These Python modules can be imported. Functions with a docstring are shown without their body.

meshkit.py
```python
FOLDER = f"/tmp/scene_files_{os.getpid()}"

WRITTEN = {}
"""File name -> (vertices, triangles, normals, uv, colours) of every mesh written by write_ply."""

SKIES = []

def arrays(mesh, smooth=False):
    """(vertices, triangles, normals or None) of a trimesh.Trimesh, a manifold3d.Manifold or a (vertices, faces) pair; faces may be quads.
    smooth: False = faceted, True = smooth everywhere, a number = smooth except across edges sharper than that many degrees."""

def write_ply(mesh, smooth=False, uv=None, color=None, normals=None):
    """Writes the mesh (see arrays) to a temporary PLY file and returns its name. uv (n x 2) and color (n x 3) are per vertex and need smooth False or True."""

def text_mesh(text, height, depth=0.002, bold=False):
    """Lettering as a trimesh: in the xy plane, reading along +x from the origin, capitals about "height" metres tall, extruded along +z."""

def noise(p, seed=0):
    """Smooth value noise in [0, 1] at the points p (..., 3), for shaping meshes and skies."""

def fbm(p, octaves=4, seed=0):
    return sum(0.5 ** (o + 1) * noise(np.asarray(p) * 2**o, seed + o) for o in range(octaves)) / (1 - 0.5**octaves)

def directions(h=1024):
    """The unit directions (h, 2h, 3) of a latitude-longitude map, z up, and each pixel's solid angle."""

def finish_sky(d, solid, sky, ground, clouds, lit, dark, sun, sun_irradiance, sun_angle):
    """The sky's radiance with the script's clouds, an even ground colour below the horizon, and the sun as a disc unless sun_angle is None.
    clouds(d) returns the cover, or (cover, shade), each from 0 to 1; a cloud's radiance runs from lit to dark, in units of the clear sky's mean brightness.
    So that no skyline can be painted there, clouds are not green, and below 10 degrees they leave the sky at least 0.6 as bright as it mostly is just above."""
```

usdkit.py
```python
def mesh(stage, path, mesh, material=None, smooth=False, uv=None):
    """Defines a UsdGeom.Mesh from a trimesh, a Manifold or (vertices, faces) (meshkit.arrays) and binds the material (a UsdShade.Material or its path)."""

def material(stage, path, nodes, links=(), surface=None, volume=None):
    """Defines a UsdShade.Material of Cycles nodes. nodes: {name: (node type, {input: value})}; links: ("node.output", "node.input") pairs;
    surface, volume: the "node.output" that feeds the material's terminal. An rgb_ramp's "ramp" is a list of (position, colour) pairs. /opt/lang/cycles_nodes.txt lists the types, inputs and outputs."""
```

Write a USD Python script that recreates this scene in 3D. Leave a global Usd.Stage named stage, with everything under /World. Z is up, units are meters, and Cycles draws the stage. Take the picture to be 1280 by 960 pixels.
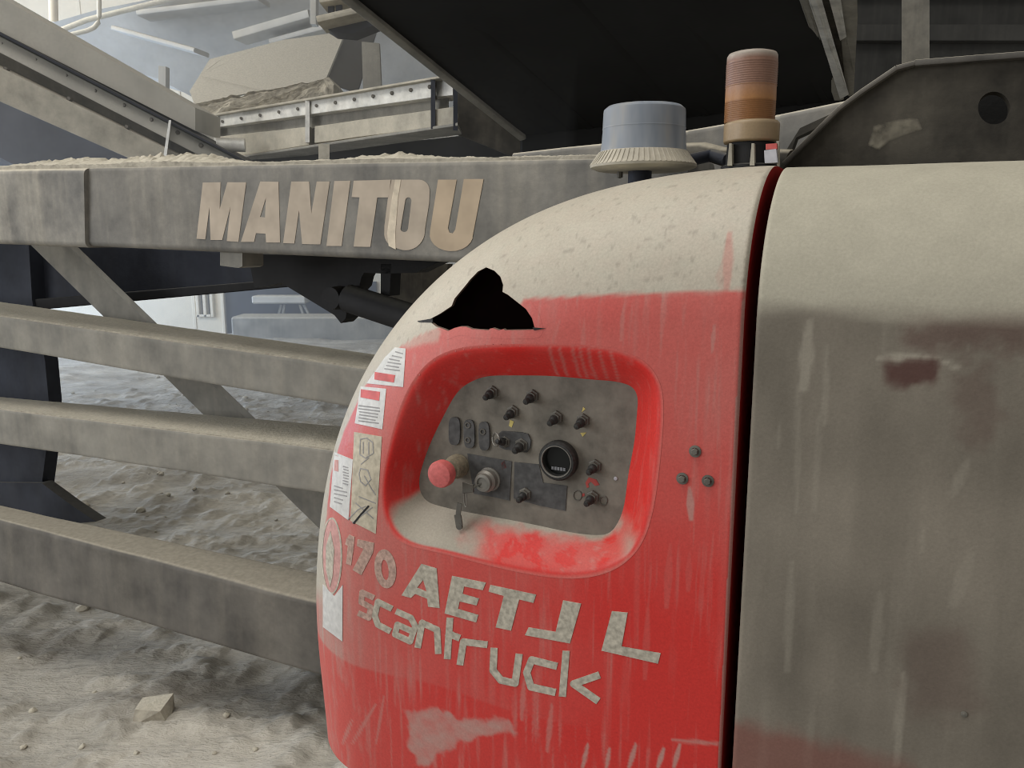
import math, random
import numpy as np, trimesh, usdkit, meshkit
from meshkit import fbm
from pxr import Usd, UsdGeom, UsdLux, UsdShade, Sdf, Gf, Vt
from scipy.spatial import cKDTree
from scipy.interpolate import CubicSpline
from shapely.geometry import Polygon, LineString, Point, MultiPolygon
from shapely.ops import unary_union
import shapely

stage = Usd.Stage.CreateInMemory()
UsdGeom.SetStageUpAxis(stage, UsdGeom.Tokens.z); UsdGeom.SetStageMetersPerUnit(stage, 1.0)
stage.SetDefaultPrim(UsdGeom.Xform.Define(stage, '/World').GetPrim())

# ------------------------------------------------------------------ camera
F = 1000.0; PIT = math.atan(.18); cp, sp = math.cos(PIT), math.sin(PIT); CAM = np.array([0, 0, 1.5])
cam = UsdGeom.Camera.Define(stage, '/World/camera')
cam.CreateHorizontalApertureAttr(36.0); cam.CreateVerticalApertureAttr(27.0); cam.CreateFocalLengthAttr(36.0 * F / 1280)
cam.CreateClippingRangeAttr(Gf.Vec2f(.05, 200))
cam.AddTranslateOp().Set(Gf.Vec3d(*CAM)); cam.AddRotateXOp().Set(90 - math.degrees(PIT))
cam.CreateExposureAttr(-1.58)

# ------------------------------------------------------------------ light
def dome(color, inten):
    d = UsdLux.DomeLight.Define(stage, '/World/daylight'); d.CreateColorAttr(Gf.Vec3f(*color)); d.CreateIntensityAttr(inten)
def rect(name, pos, target, w, h, color, inten):
    l = UsdLux.RectLight.Define(stage, '/World/' + name); l.CreateWidthAttr(w); l.CreateHeightAttr(h)
    l.CreateColorAttr(Gf.Vec3f(*color)); l.CreateIntensityAttr(inten)
    m = Gf.Matrix4d(); up = Gf.Vec3d(0, 0, 1) if abs(np.array(target)[2] - pos[2]) < 5 * np.hypot(target[0] - pos[0], target[1] - pos[1]) else Gf.Vec3d(0, 1, 0)
    m.SetLookAt(Gf.Vec3d(*pos), Gf.Vec3d(*target), up); l.AddTransformOp().Set(m.GetInverse())
dome((1.0, .97, .92), .30)
rect('roof_skylight', (-1.8, .6, 6.5), (-1.0, 1.4, 0), 4, 3.5, (1, .97, .92), 15)
rect('gate_daylight', (-10.5, 9.6, 1.7), (-2, 9.2, .4), 5.5, 2.8, (.52, .70, 1.0), 62)
rect('far_fill_light', (-8.5, 7.6, 6.5), (-2.5, 10.8, 3.6), 4, 2, (1, .96, .87), 75)  # unseen warm light added for the upper far left

rect('side_fill_light', (-8.5, -.6, 3.0), (-1.2, 2.4, 1.0), 5, 4, (.95, .97, 1.0), 17.0)  # unseen fill light added to brighten the left side

# ------------------------------------------------------------------ geometry helpers
def ray(px, py):
    X = (np.asarray(px, float) - 640) / F; Y = -(np.asarray(py, float) - 480) / F
    return np.stack([X, cp + Y * sp, -sp + Y * cp], -1)
UU = np.array([2.04, -(cp + .18 * sp)]); UU /= np.hypot(*UU); UU = np.array([UU[0], UU[1], 0.]); VV = np.array([-UU[1], UU[0], 0.]); ZZ = np.array([0, 0, 1.])
def at(px, py, Y):                      # the point seen at a pixel, Y metres in front of the camera
    r = ray(px, py); return CAM + r * (Y / r[..., 1])[..., None]
def onv(px, py, v):                     # the point seen at a pixel, on the machine's lengthwise plane v
    r = ray(px, py); return CAM + r * (v / (r @ VV))[..., None]
def mach(u, v, z): return np.asarray(u)[..., None] * UU + np.asarray(v)[..., None] * VV + np.asarray(z)[..., None] * ZZ
def P(l, s=1.0, o=(0, 0)): return [(o[0] + x / s, o[1] + y / s) for x, y in l]
def srgb(r, g, b): return tuple(((c / 255 + .055) / 1.055) ** 2.4 if c > 10 else c / 255 / 12.92 for c in (r, g, b))
def sstep(a, b, x): t = np.clip((x - a) / (b - a), 0, 1); return t * t * (3 - 2 * t)
cat = trimesh.util.concatenate

def outward(t):
    p = t.vertices[t.faces] - t.vertices[0]
    return t if np.einsum('ij,ij->', np.cross(p[:, 0], p[:, 1]), p[:, 2]) > 0 else trimesh.Trimesh(t.vertices, t.faces[:, ::-1], process=False)
def rbox(p0, p1, r=.004):               # axis box with chamfered edges
    p0, p1 = np.minimum(p0, p1), np.maximum(p0, p1)
    r = min(r, *(.45 * (p1 - p0))); pts = []
    for k in range(3):
        for s in np.ndindex(2, 2, 2):
            c = np.where(np.array(s) == 0, p0, p1).astype(float); d = np.where(np.array(s) == 0, 1, -1) * r
            for j in range(3):
                if j != k: c[j] += d[j]
            pts.append(c)
    return trimesh.convex.convex_hull(np.array(pts))
def loft(A, B, r=.01, n=3, seg=8, wob=0, seed=0):   # beam: corner quads A and B (front-top, back-top, back-bottom, front-bottom), rounded edges
    A, B = np.asarray(A, float), np.asarray(B, float)
    w = np.linalg.norm(A[1] - A[0]); h = np.linalg.norm(A[3] - A[0]); rw, rh = min(.45, r / w), min(.45, r / h)
    st = []
    for cx, cy, a0 in ((1 - rw, 1 - rh, 0), (rw, 1 - rh, 90), (rw, rh, 180), (1 - rw, rh, 270)):
        for k in range(n + 1):
            a = math.radians(a0 + 90 * k / n); st.append((cx + rw * math.cos(a), cy + rh * math.sin(a)))
    st = np.array(st); m = len(st)
    def sec(Q): s, t = st[:, :1], st[:, 1:]; return (Q[3] * (1 - s) + Q[2] * s) * (1 - t) + (Q[0] * (1 - s) + Q[1] * s) * t
    a, b = sec(A), sec(B); vs = np.concatenate([a + (b - a) * k / seg for k in range(seg + 1)])
    if wob: vs = vs + wob * (fbm(vs * 3, 2, seed)[:, None] - .5)
    f = []
    for k in range(seg):
        for i in range(m):
            j = (i + 1) % m; f += [(k * m + i, k * m + j, (k + 1) * m + j), (k * m + i, (k + 1) * m + j, (k + 1) * m + i)]
    for i in range(1, m - 1): f += [(0, i + 1, i), (seg * m, seg * m + i, seg * m + i + 1)]
    t = trimesh.Trimesh(vs, f, process=False); return outward(t)
def quadbeam(ft0, ft1, bt0, bt1, fb0, fb1, **k):    # front-top, back-top, front-bottom points at ends 0 and 1
    return loft([ft0, bt0, fb0 + (bt0 - ft0), fb0], [ft1, bt1, fb1 + (bt1 - ft1), fb1], **k)
def bar(a, b, w, h, r=.004, up=ZZ, seg=1):          # bar between two points
    a, b = np.array(a, float), np.array(b, float); d = (b - a) / np.linalg.norm(b - a); s = np.cross(d, up); s /= np.linalg.norm(s); t = np.cross(s, d)
    q = lambda c: [c - s * w / 2 + t * h / 2, c + s * w / 2 + t * h / 2, c + s * w / 2 - t * h / 2, c - s * w / 2 - t * h / 2]
    return loft(q(a), q(b), r, 2, seg)
def tube(pts, r, n=12):
    pts = np.array(pts, float); out = []
    for k in range(len(pts)):
        d = pts[min(k + 1, len(pts) - 1)] - pts[max(k - 1, 0)]; d /= np.linalg.norm(d)
        s = np.cross(d, ZZ if abs(d[2]) < .9 else UU); s /= np.linalg.norm(s); t = np.cross(s, d)
        a = np.linspace(0, 2 * np.pi, n, endpoint=False); rr = r[k] if np.ndim(r) else r
        out.append(pts[k] + rr * (np.cos(a)[:, None] * s + np.sin(a)[:, None] * t))
    vs = np.concatenate(out + [pts[:1], pts[-1:]]); f = []; m = len(pts)
    for k in range(m - 1):
        for i in range(n):
            j = (i + 1) % n; f += [(k * n + i, k * n + j, (k + 1) * n + j), (k * n + i, (k + 1) * n + j, (k + 1) * n + i)]
    for i in range(n): f += [(m * n, (i + 1) % n, i), (m * n + 1, (m - 1) * n + i, (m - 1) * n + (i + 1) % n)]
    t = trimesh.Trimesh(vs, f, process=False); return outward(t)
def lathe(prof, o, ax=ZZ, n=48):        # (radius, along) profile turned about ax at o
    ax = np.asarray(ax, float); ax = ax / np.linalg.norm(ax); s = np.cross(ax, UU if abs(ax @ UU) < .9 else ZZ); s /= np.linalg.norm(s); t = np.cross(ax, s)
    a = np.linspace(0, 2 * np.pi, n, endpoint=False); prof = np.array(prof, float)
    vs = np.concatenate([o + h * ax + max(r, 1e-5) * (np.cos(a)[:, None] * s + np.sin(a)[:, None] * t) for r, h in prof]); f = []
    for k in range(len(prof) - 1):
        for i in range(n):
            j = (i + 1) % n; f += [(k * n + i, k * n + j, (k + 1) * n + j), (k * n + i, (k + 1) * n + j, (k + 1) * n + i)]
    t = trimesh.Trimesh(vs, f, process=False); return outward(t)
def polys(g): return [p for p in getattr(g, 'geoms', [g]) if p.geom_type == 'Polygon' and p.area > 0]
def triangulate(poly, size):
    out = []
    for g in polys(poly):
        v, f = trimesh.creation.triangulate_polygon(shapely.segmentize(g, size), engine='earcut')
        v3 = np.c_[v, np.zeros(len(v))]
        v3, f = trimesh.remesh.subdivide_to_size(v3, f, size * 1.6, max_iter=12)
        t = trimesh.Trimesh(v3, f, process=True); out.append((t.vertices[:, :2], t.faces))
    return out
def shell(v2, f, top, bot):             # closed slab between two mapped sheets
    n = len(v2); e = np.concatenate([f[:, [0, 1]], f[:, [1, 2]], f[:, [2, 0]]]); key, rev = e[:, 0] * n + e[:, 1], e[:, 1] * n + e[:, 0]
    b = e[~np.isin(key, rev)]; i, j = b[:, 0], b[:, 1]
    return outward(trimesh.Trimesh(np.concatenate([top, bot]), np.concatenate([f, f[:, ::-1] + n, np.stack([j, i, n + i], 1), np.stack([j, n + i, n + j], 1)]), process=False))
def plate(pix, v, thick, size=40, holes=()):        # plate on the plane v, outline given as seen, thick away from the camera
    g = Polygon(pix, [list(h) for h in holes]) if not isinstance(pix, (Polygon, MultiPolygon)) else pix
    out = []
    for v2, f in triangulate(g, size):
        top = onv(v2[:, 0], v2[:, 1], v); out.append(shell(v2, f, top, top + VV * thick))
    return cat(out)
def plate_at(pix, Y, thick, size=60, holes=()):
    out = []
    for v2, f in triangulate(Polygon(pix, holes), size):
        top = at(v2[:, 0], v2[:, 1], Y); out.append(shell(v2, f, top, top + np.array([0, thick, 0])))
    return cat(out)
def rock(c, r, seed, sub=2, squash=.7):
    m = trimesh.creation.icosphere(sub, 1.0); n = m.vertices
    rs = np.random.RandomState(seed); pl = rs.randn(9, 3); pl /= np.linalg.norm(pl, axis=1)[:, None]; dd = rs.uniform(.62, .95, 9)
    k = np.ones(len(n))
    for q, d in zip(pl, dd): k = np.minimum(k, d / np.maximum(n @ q, 1e-3))
    m.vertices = n * k[:, None] * np.array([1, 1, squash]) * r + c; return m

# ------------------------------------------------------------------ materials
def mat(name, nodes, links, surface='p.BSDF', volume=None): return usdkit.material(stage, '/World/Looks/' + name, nodes, links, surface=surface, volume=volume)
def mul(c, k): return tuple(x * k for x in c)
def dusty(name, base, dust, lo=.35, hi=.85, rough=.75, metal=0., scale=6., var=.35, streak=.3, film=.15, bump=.25, bscale=60.):
    """painted or bare steel with a film of dust, thicker on upward faces"""
    return mat(name, {
        'g': ('geometry', {}), 'sx': ('separate_xyz', {}), 'mr': ('map_range', {'range_type': 'smoothstep', 'from_min': lo, 'from_max': hi, 'to_min': 0., 'to_max': 1.}),
        'n1': ('noise_texture', {'scale': scale, 'detail': 5., 'roughness': .6}), 'r1': ('rgb_ramp', {'ramp': [(0.3, mul(base, 1 - var)), (.7, mul(base, 1 + var))]}),
        'mp': ('mapping', {'scale': (22., 22., 1.2)}), 'n2': ('noise_texture', {'scale': 1., 'detail': 4.}), 'r2': ('rgb_ramp', {'ramp': [(.45, (0, 0, 0)), (.75, (streak,) * 3)]}),
        'n4': ('noise_texture', {'scale': scale * .5, 'detail': 6., 'roughness': .65}), 'r4': ('rgb_ramp', {'ramp': [(.35, (0, 0, 0)), (.75, (film * 2,) * 3)]}),
        'a1': ('math', {'math_type': 'add'}), 'a2': ('math', {'math_type': 'add', 'use_clamp': True}),
        'n3': ('noise_texture', {'scale': bscale, 'detail': 5., 'roughness': .65}), 'rd': ('rgb_ramp', {'ramp': [(.3, mul(dust, .8)), (.7, mul(dust, 1.12))]}),
        'm': ('mix', {}), 'b': ('bump', {'strength': bump, 'distance': .004}), 'p': ('principled_bsdf', {'roughness': rough, 'metallic': metal, 'specular_ior_level': .3})},
        [('g.normal', 'sx.vector'), ('sx.z', 'mr.value'), ('g.position', 'n1.vector'), ('n1.fac', 'r1.fac'), ('g.position', 'mp.vector'), ('mp.vector', 'n2.vector'), ('n2.fac', 'r2.fac'),
         ('g.position', 'n4.vector'), ('n4.fac', 'r4.fac'), ('r2.color', 'a1.value1'), ('r4.color', 'a1.value2'), ('a1.value', 'a2.value1'), ('mr.result', 'a2.value2'),
         ('g.position', 'n3.vector'), ('n3.fac', 'rd.fac'), ('a2.value', 'm.fac'), ('r1.color', 'm.color1'), ('rd.color', 'm.color2'), ('m.color', 'p.base_color'), ('n3.fac', 'b.height'), ('b.normal', 'p.normal')])
def painted(name, rough=.6, spec=.3, bump=.2, bscale=140., grain=.22, gscale=260.):
    """colour from the mesh (paint, dust film and wear laid on in object space) with fine grain"""
    return mat(name, {'c': ('attribute', {'attribute': 'Cd'}), 'g': ('geometry', {}), 'n': ('noise_texture', {'scale': gscale, 'detail': 4., 'roughness': .7}),
        'r': ('rgb_ramp', {'ramp': [(.25, (1 - grain,) * 3), (.75, (1 + grain,) * 3)]}), 'm': ('mix', {'mix_type': 'multiply', 'fac': 1.}),
        'n2': ('noise_texture', {'scale': bscale, 'detail': 5., 'roughness': .6}), 'b': ('bump', {'strength': bump, 'distance': .002}),
        'p': ('principled_bsdf', {'roughness': rough, 'specular_ior_level': spec})},
        [('g.position', 'n.vector'), ('n.fac', 'r.fac'), ('c.color', 'm.color1'), ('r.color', 'm.color2'), ('m.color', 'p.base_color'), ('g.position', 'n2.vector'), ('n2.fac', 'b.height'), ('b.normal', 'p.normal')])
def plain(name, c, rough=.6, metal=0., var=.2, scale=40., **kw):
    return mat(name, {'g': ('geometry', {}), 'n': ('noise_texture', {'scale': scale, 'detail': 4.}), 'r': ('rgb_ramp', {'ramp': [(.3, mul(c, 1 - var)), (.7, mul(c, 1 + var))]}),
        'p': ('principled_bsdf', {'roughness': rough, 'metallic': metal, 'specular_ior_level': .3, **kw})}, [('g.position', 'n.vector'), ('n.fac', 'r.fac'), ('r.color', 'p.base_color')])
DUST = (.47, .43, .345)
M = dict(
    boom=dusty('boom_steel', (.138, .135, .127), DUST, .5, .9, scale=5., streak=.22, film=.16),
    boomend=dusty('boom_sleeve_steel', (.17, .165, .152), DUST, .5, .9, scale=7., streak=.4, film=.25),
    rail=dusty('rail_steel', (.20, .193, .170), (.42, .385, .31), .5, .9, scale=7., var=.25, streak=.2, film=.14),
    sill=dusty('sill_steel', (.095, .089, .081), (.32, .29, .23), .5, .9, scale=5., streak=.12, film=.12),
    dark=dusty('dark_steel', (.022, .026, .038), (.10, .095, .085), .5, .95, streak=.08, film=.06),
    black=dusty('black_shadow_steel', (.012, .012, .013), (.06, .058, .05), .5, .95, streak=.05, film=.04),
    rubber=dusty('black_rubber_sheet', (.009, .009, .0085), (.05, .05, .045), .6, .95, scale=2., var=.3, streak=.03, film=.015),
    plate=dusty('pivot_plate_steel', (.024, .021, .016), (.30, .27, .21), .4, .9, scale=9., var=.4, streak=.10, film=.10),
    galv=dusty('galvanised_steel', (.66, .66, .63), (.56, .53, .46), .4, .9, rough=.45, metal=.1, scale=9., streak=.2, film=.2),
    beige=dusty('dust_caked_steel', (.36, .335, .275), DUST, .4, .9, scale=6., streak=.3, film=.3),
    grey=dusty('grey_dusty_steel', (.20, .195, .175), (.42, .39, .32), .4, .9, scale=3., streak=.2, film=.2),
    duct=dusty('hopper_steel', (.46, .455, .43), (.45, .42, .35), .3, .9, scale=1.2, var=.3, streak=.2, film=.2),
    dustpile=dusty('loose_dust', (.36, .33, .27), (.50, .46, .37), .2, .9, rough=.95, scale=30., var=.3, streak=0., film=.2, bump=.8, bscale=90.),
    cream=dusty('cream_cladding', (.64, .575, .45), (.6, .56, .46), .4, .9, scale=2., var=.08, streak=.2, film=.1),
    darkwall=dusty('dark_cladding', (.05, .05, .047), (.12, .115, .10), .4, .9, scale=1.5, streak=.2, film=.1),
    hood=painted('hood_paint', rough=.5, spec=.3, grain=.13), rear=painted('rear_hood_film', rough=.8, spec=.15, grain=.10),
    letter=plain('tan_lettering', (.43, .365, .29), .8, var=.15, scale=14.), letterU=plain('clean_tan_lettering', (.46, .365, .26), .8, var=.12, scale=14.),
    stripe=plain('painted_highlight', (.62, .54, .42), .8), white=plain('faded_white_lettering', (.42, .385, .31), .8, var=.3, scale=120.),
    paper=plain('white_sticker', (.56, .55, .52), .6, var=.12, scale=90.), oldpaper=plain('yellowed_sticker', (.46, .41, .31), .7, var=.2, scale=90.),
    sred=plain('sticker_red', (.50, .10, .09), .6), ink=plain('sticker_ink', (.27, .26, .25), .7), pale=plain('pale_pink_sticker', (.50, .27, .24), .7, var=.2, scale=90.),
    panel=dusty('panel_dust', (.145, .131, .107), (.30, .27, .22), .3, .9, scale=22., var=.30, streak=.2, film=.2, bump=.15),
    pdark=plain('panel_dark_print', (.075, .074, .072), .6, var=.3, scale=90.), knob=plain('switch_black', (.03, .03, .028), .5, var=.4, scale=200.),
    nut=plain('switch_nut', (.12, .112, .095), .6, .2), ered=plain('stop_button_red', (.55, .13, .12), .6, var=.15, scale=150.), collar=plain('dusty_yellow_collar', (.23, .20, .14), .8, var=.3, scale=150.),
    steel=plain('worn_steel', (.22, .21, .185), .5, .4), screen=plain('dead_display', (.012, .013, .012), .2, var=.1), gline=plain('display_grey', (.22, .22, .23), .5), yel=plain('print_yellow', (.55, .45, .15), .7), pred=plain('print_red', (.35, .06, .05), .7),
    bolt=plain('dirty_bolt', (.14, .13, .11), .6, .2), lens=painted('beacon_lens', rough=.45, spec=.4, grain=.1, bump=.1), label=plain('silver_label', (.42, .42, .45), .4),
    inner=plain('shaded_hood_inside', (.02, .008, .007), .9), hay=plain('crate_grey', (.25, .25, .26), .7), pvc=plain('pale_pipe', (.66, .63, .54), .6, var=.1))  # inner: hood red painted near-black for the shade within
M['palegrey'] = dusty('pale_dusty_cover', (.44, .43, .39), (.52, .49, .42), .4, .9, scale=3., var=.15, streak=.15, film=.2)
M['palebeige'] = dusty('pale_dust_caked_steel', (.44, .415, .35), (.52, .48, .40), .4, .9, scale=6., streak=.3, film=.3)
M['shadepaint'] = dusty('blue_grey_shade', (.058, .063, .078), (.12, .12, .12), .5, .9, scale=2., streak=.1, film=.08)  # bluish dark colour carries painted shade
M['faded'] = plain('rubbed_pink_lettering', (.43, .29, .235), .8, var=.3, scale=150.)
M['blue'] = mat('blue_lens', {'g': ('geometry', {}), 'mp': ('mapping', {'scale': (30., 30., 6.)}), 'n': ('noise_texture', {'scale': 1., 'detail': 5.}), 'r': ('rgb_ramp', {'ramp': [(.3, (.27, .31, .37)), (.55, (.37, .40, .44)), (.75, (.47, .46, .43))]}),
    'p': ('principled_bsdf', {'roughness': .35, 'transmission_weight': .35, 'ior': 1.2, 'specular_ior_level': .5})}, [('g.position', 'mp.vector'), ('mp.vector', 'n.vector'), ('n.fac', 'r.fac'), ('r.color', 'p.base_color')])
M['smear'] = mat('dust_smear', {'g': ('geometry', {}), 'n': ('noise_texture', {'scale': 40., 'detail': 5.}), 'c': ('attribute', {'attribute': 'Cd'}), 'm': ('math', {'math_type': 'multiply'}), 'r': ('rgb_ramp', {'ramp': [(.22, (0, 0, 0)), (.6, (.7, .7, .7))]}),
    't': ('transparent_bsdf', {}), 'd': ('diffuse_bsdf', {'color': (.30, .275, .215)}), 'x': ('mix_closure', {})},
    [('g.position', 'n.vector'), ('n.fac', 'm.value1'), ('c.color', 'm.value2'), ('m.value', 'r.fac'), ('r.color', 'x.fac'), ('t.BSDF', 'x.closure1'), ('d.BSDF', 'x.closure2')], surface='x.closure')

# ------------------------------------------------------------------ scene tree helpers
used = {}
def path(parent, name):
    p = str(parent.GetPath()) if parent else '/World'; k = used.get((p, name), 0); used[(p, name)] = k + 1
    return p + '/' + name + ('_%03d' % k if k else '')
def tag(pr, label=None, category=None, group=None, kind=None):
    for k, v in (('label', label), ('category', category), ('group', group), ('kind', kind)):
        if v: pr.SetCustomDataByKey(k, v)
    return pr
base = {}
def thing(name, loc, label, category, group=None):
    x = UsdGeom.Xform.Define(stage, path(None, name)); x.AddTranslateOp().Set(Gf.Vec3d(*map(float, loc)))
    base[str(x.GetPath())] = np.array(loc, float); return tag(x.GetPrim(), label, category, group)
def obj(name, mesh, m, parent=None, smooth=35, color=None, label=None, kind=None, category=None, group=None):
    p = path(parent, name); o = base.get('/'.join(p.split('/')[:3]), np.zeros(3)) if parent else np.zeros(3)
    t = mesh.copy(); t.vertices = t.vertices - o
    g = usdkit.mesh(stage, p, t, M[m], smooth=True if color is not None else smooth)
    if color is not None: UsdGeom.PrimvarsAPI(g).CreatePrimvar('Cd', Sdf.ValueTypeNames.Color3fArray, 'vertex').Set(Vt.Vec3fArray.FromNumpy(np.asarray(color, np.float32)))
    return tag(g.GetPrim(), label, category, group, kind)

# ------------------------------------------------------------------ setting: floor, walls
def floor_h(x, y):
    q = np.stack([x, y, 0 * x], -1); k = sstep(16, 5, y)
    return (.16 * (fbm(q * .55, 3, 3) - .5) + .05 * (fbm(q * np.array([2.2, 3.5, 1]), 3, 11) - .5) + .055 * np.maximum(fbm(q * np.array([7, 11, 1]), 4, 21) - .50, 0) * 2 * k) - .03
gx = np.r_[np.linspace(-11, -4, 120)[:-1], np.linspace(-4, .3, 420), np.linspace(.3, 5, 60)[1:]]; gy = 1.2 + (np.linspace(0, 1, 420) ** 1.7) * 14.8
X, Y = np.meshgrid(gx, gy, indexing='ij'); Zf = floor_h(X, Y)
vid = np.arange(X.size).reshape(X.shape); a, b, c, d = vid[:-1, :-1].ravel(), vid[1:, :-1].ravel(), vid[1:, 1:].ravel(), vid[:-1, 1:].ravel()
M['ground'] = mat('dusty_ground', {'g': ('geometry', {}), 'mp': ('mapping', {'scale': (1., 2.2, 1.)}), 'n1': ('noise_texture', {'scale': 1.3, 'detail': 6., 'roughness': .6}), 'n2': ('noise_texture', {'scale': 14., 'detail': 6., 'roughness': .7}),
    'r1': ('rgb_ramp', {'ramp': [(.3, (.34, .315, .27)), (.5, (.46, .43, .37)), (.68, (.62, .58, .50))]}), 'r2': ('rgb_ramp', {'ramp': [(.25, (.72,) * 3), (.5, (1,) * 3), (.75, (1.12,) * 3)]}), 'm': ('mix', {'mix_type': 'multiply', 'fac': 1.}), 'cd': ('attribute', {'attribute': 'Cd'}), 'm2': ('mix', {'mix_type': 'multiply', 'fac': 1.}),
    'b': ('bump', {'strength': .9, 'distance': .03}), 'p': ('principled_bsdf', {'roughness': .95, 'specular_ior_level': .15})},
    [('g.position', 'mp.vector'), ('mp.vector', 'n1.vector'), ('mp.vector', 'n2.vector'), ('n1.fac', 'r1.fac'), ('n2.fac', 'r2.fac'), ('r1.color', 'm.color1'), ('r2.color', 'm.color2'), ('m.color', 'm2.color1'), ('cd.color', 'm2.color2'), ('m2.color', 'p.base_color'), ('n2.fac', 'b.height'), ('b.normal', 'p.normal')])
fx = lambda pts: Polygon([tuple((CAM + q_ * (1.5 / -q_[2]))[:2]) for q_ in ray(*np.array(pts, float).T)])
light_tone = np.ones(X.size); fw = fbm(np.stack([X.ravel() * 4, Y.ravel() * 6, 0 * X.ravel()], -1), 4, 71) - .5  # painted light: sunlit patches, and shade under the sill
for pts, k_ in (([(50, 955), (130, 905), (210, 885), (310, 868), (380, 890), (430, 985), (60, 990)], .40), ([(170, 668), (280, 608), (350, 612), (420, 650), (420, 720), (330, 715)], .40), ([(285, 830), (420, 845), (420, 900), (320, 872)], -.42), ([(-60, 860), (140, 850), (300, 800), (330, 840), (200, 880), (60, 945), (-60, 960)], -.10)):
    pg = fx(pts); pt_ = shapely.points(X.ravel() + .25 * fw, Y.ravel() + .35 * fw); dd_ = np.where(shapely.contains(pg, pt_), 1, -1) * shapely.distance(pg.boundary, pt_); light_tone += k_ * sstep(-.05, .10, dd_)
obj('floor', trimesh.Trimesh(np.stack([X, Y, Zf], -1).reshape(-1, 3), np.c_[np.r_[a, a], np.r_[b, c], np.r_[c, d]], process=False), 'ground', kind='structure', color=np.repeat(light_tone[:, None], 3, 1))
WY = 13.6
wb = obj('wall_back', rbox((-12, WY, -.3), (7, WY + .3, 7.5)), 'cream', kind='structure')
for x in np.arange(-8.4, 0.2, 1.5): obj('cladding_seam', rbox((x - .03, WY - .012, 0), (x + .03, WY + .01, 7.5), .008), 'cream', wb)
obj('ceiling', rbox((-12, 6.0, 7.2), (7, WY + .3, 7.4)), 'darkwall', kind='structure')
# far window with frame and the dark doorway beside it
w1 = obj('window_1', cat([rbox(at(x0, y0, WY - .06), at(x1, y1, WY + .02), .01) for x0, y0, x1, y1 in ((245, 330, 248, 396), (254, 330, 257, 396), (263, 330, 266, 396), (245, 393, 266, 396))]), 'cream', kind='structure')
for x0, x1 in ((248, 254), (257, 263)): obj('pane', rbox(at(x0, 330, WY - .02), at(x1, 393, WY + .01), .004), 'screen', w1)
d1 = obj('shaded_opening_1', plate_at([(281, 352), (470, 352), (470, 420), (281, 420)], WY - .04, .05), 'dark', kind='structure')  # dark colour paints the unlit opening
obj('trim_1', rbox(at(278, 345, WY - .12), at(282, 430, WY - .02), .01), 'cream', kind='structure')
k = obj('kerb', rbox(at(288, 396, 12.4), at(520, 440, 12.7) + np.array([0, .3, 0]), .03), 'grey'); tag(k, 'low pale kerb wall in front of the dark far doorway', 'kerb')
# trestle in the far doorway
t = thing('trestle', at(360, 405, 13.1), 'splayed trestle legs with a board painted as a lamp glow in the dark far doorway', 'trestle')
obj('glow_board', rbox(at(314, 370, 13.0), at(388, 378, 13.3), .02), 'palegrey', t)  # pale board added for a lamp reflection in the dark opening
for x0, x1 in ((352, 343), (356, 350), (375, 386), (380, 396)): obj('leg', bar(at(x0, 381, 13.1), at(x1, 412, 13.1), .04, .04), 'grey', t)
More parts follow.
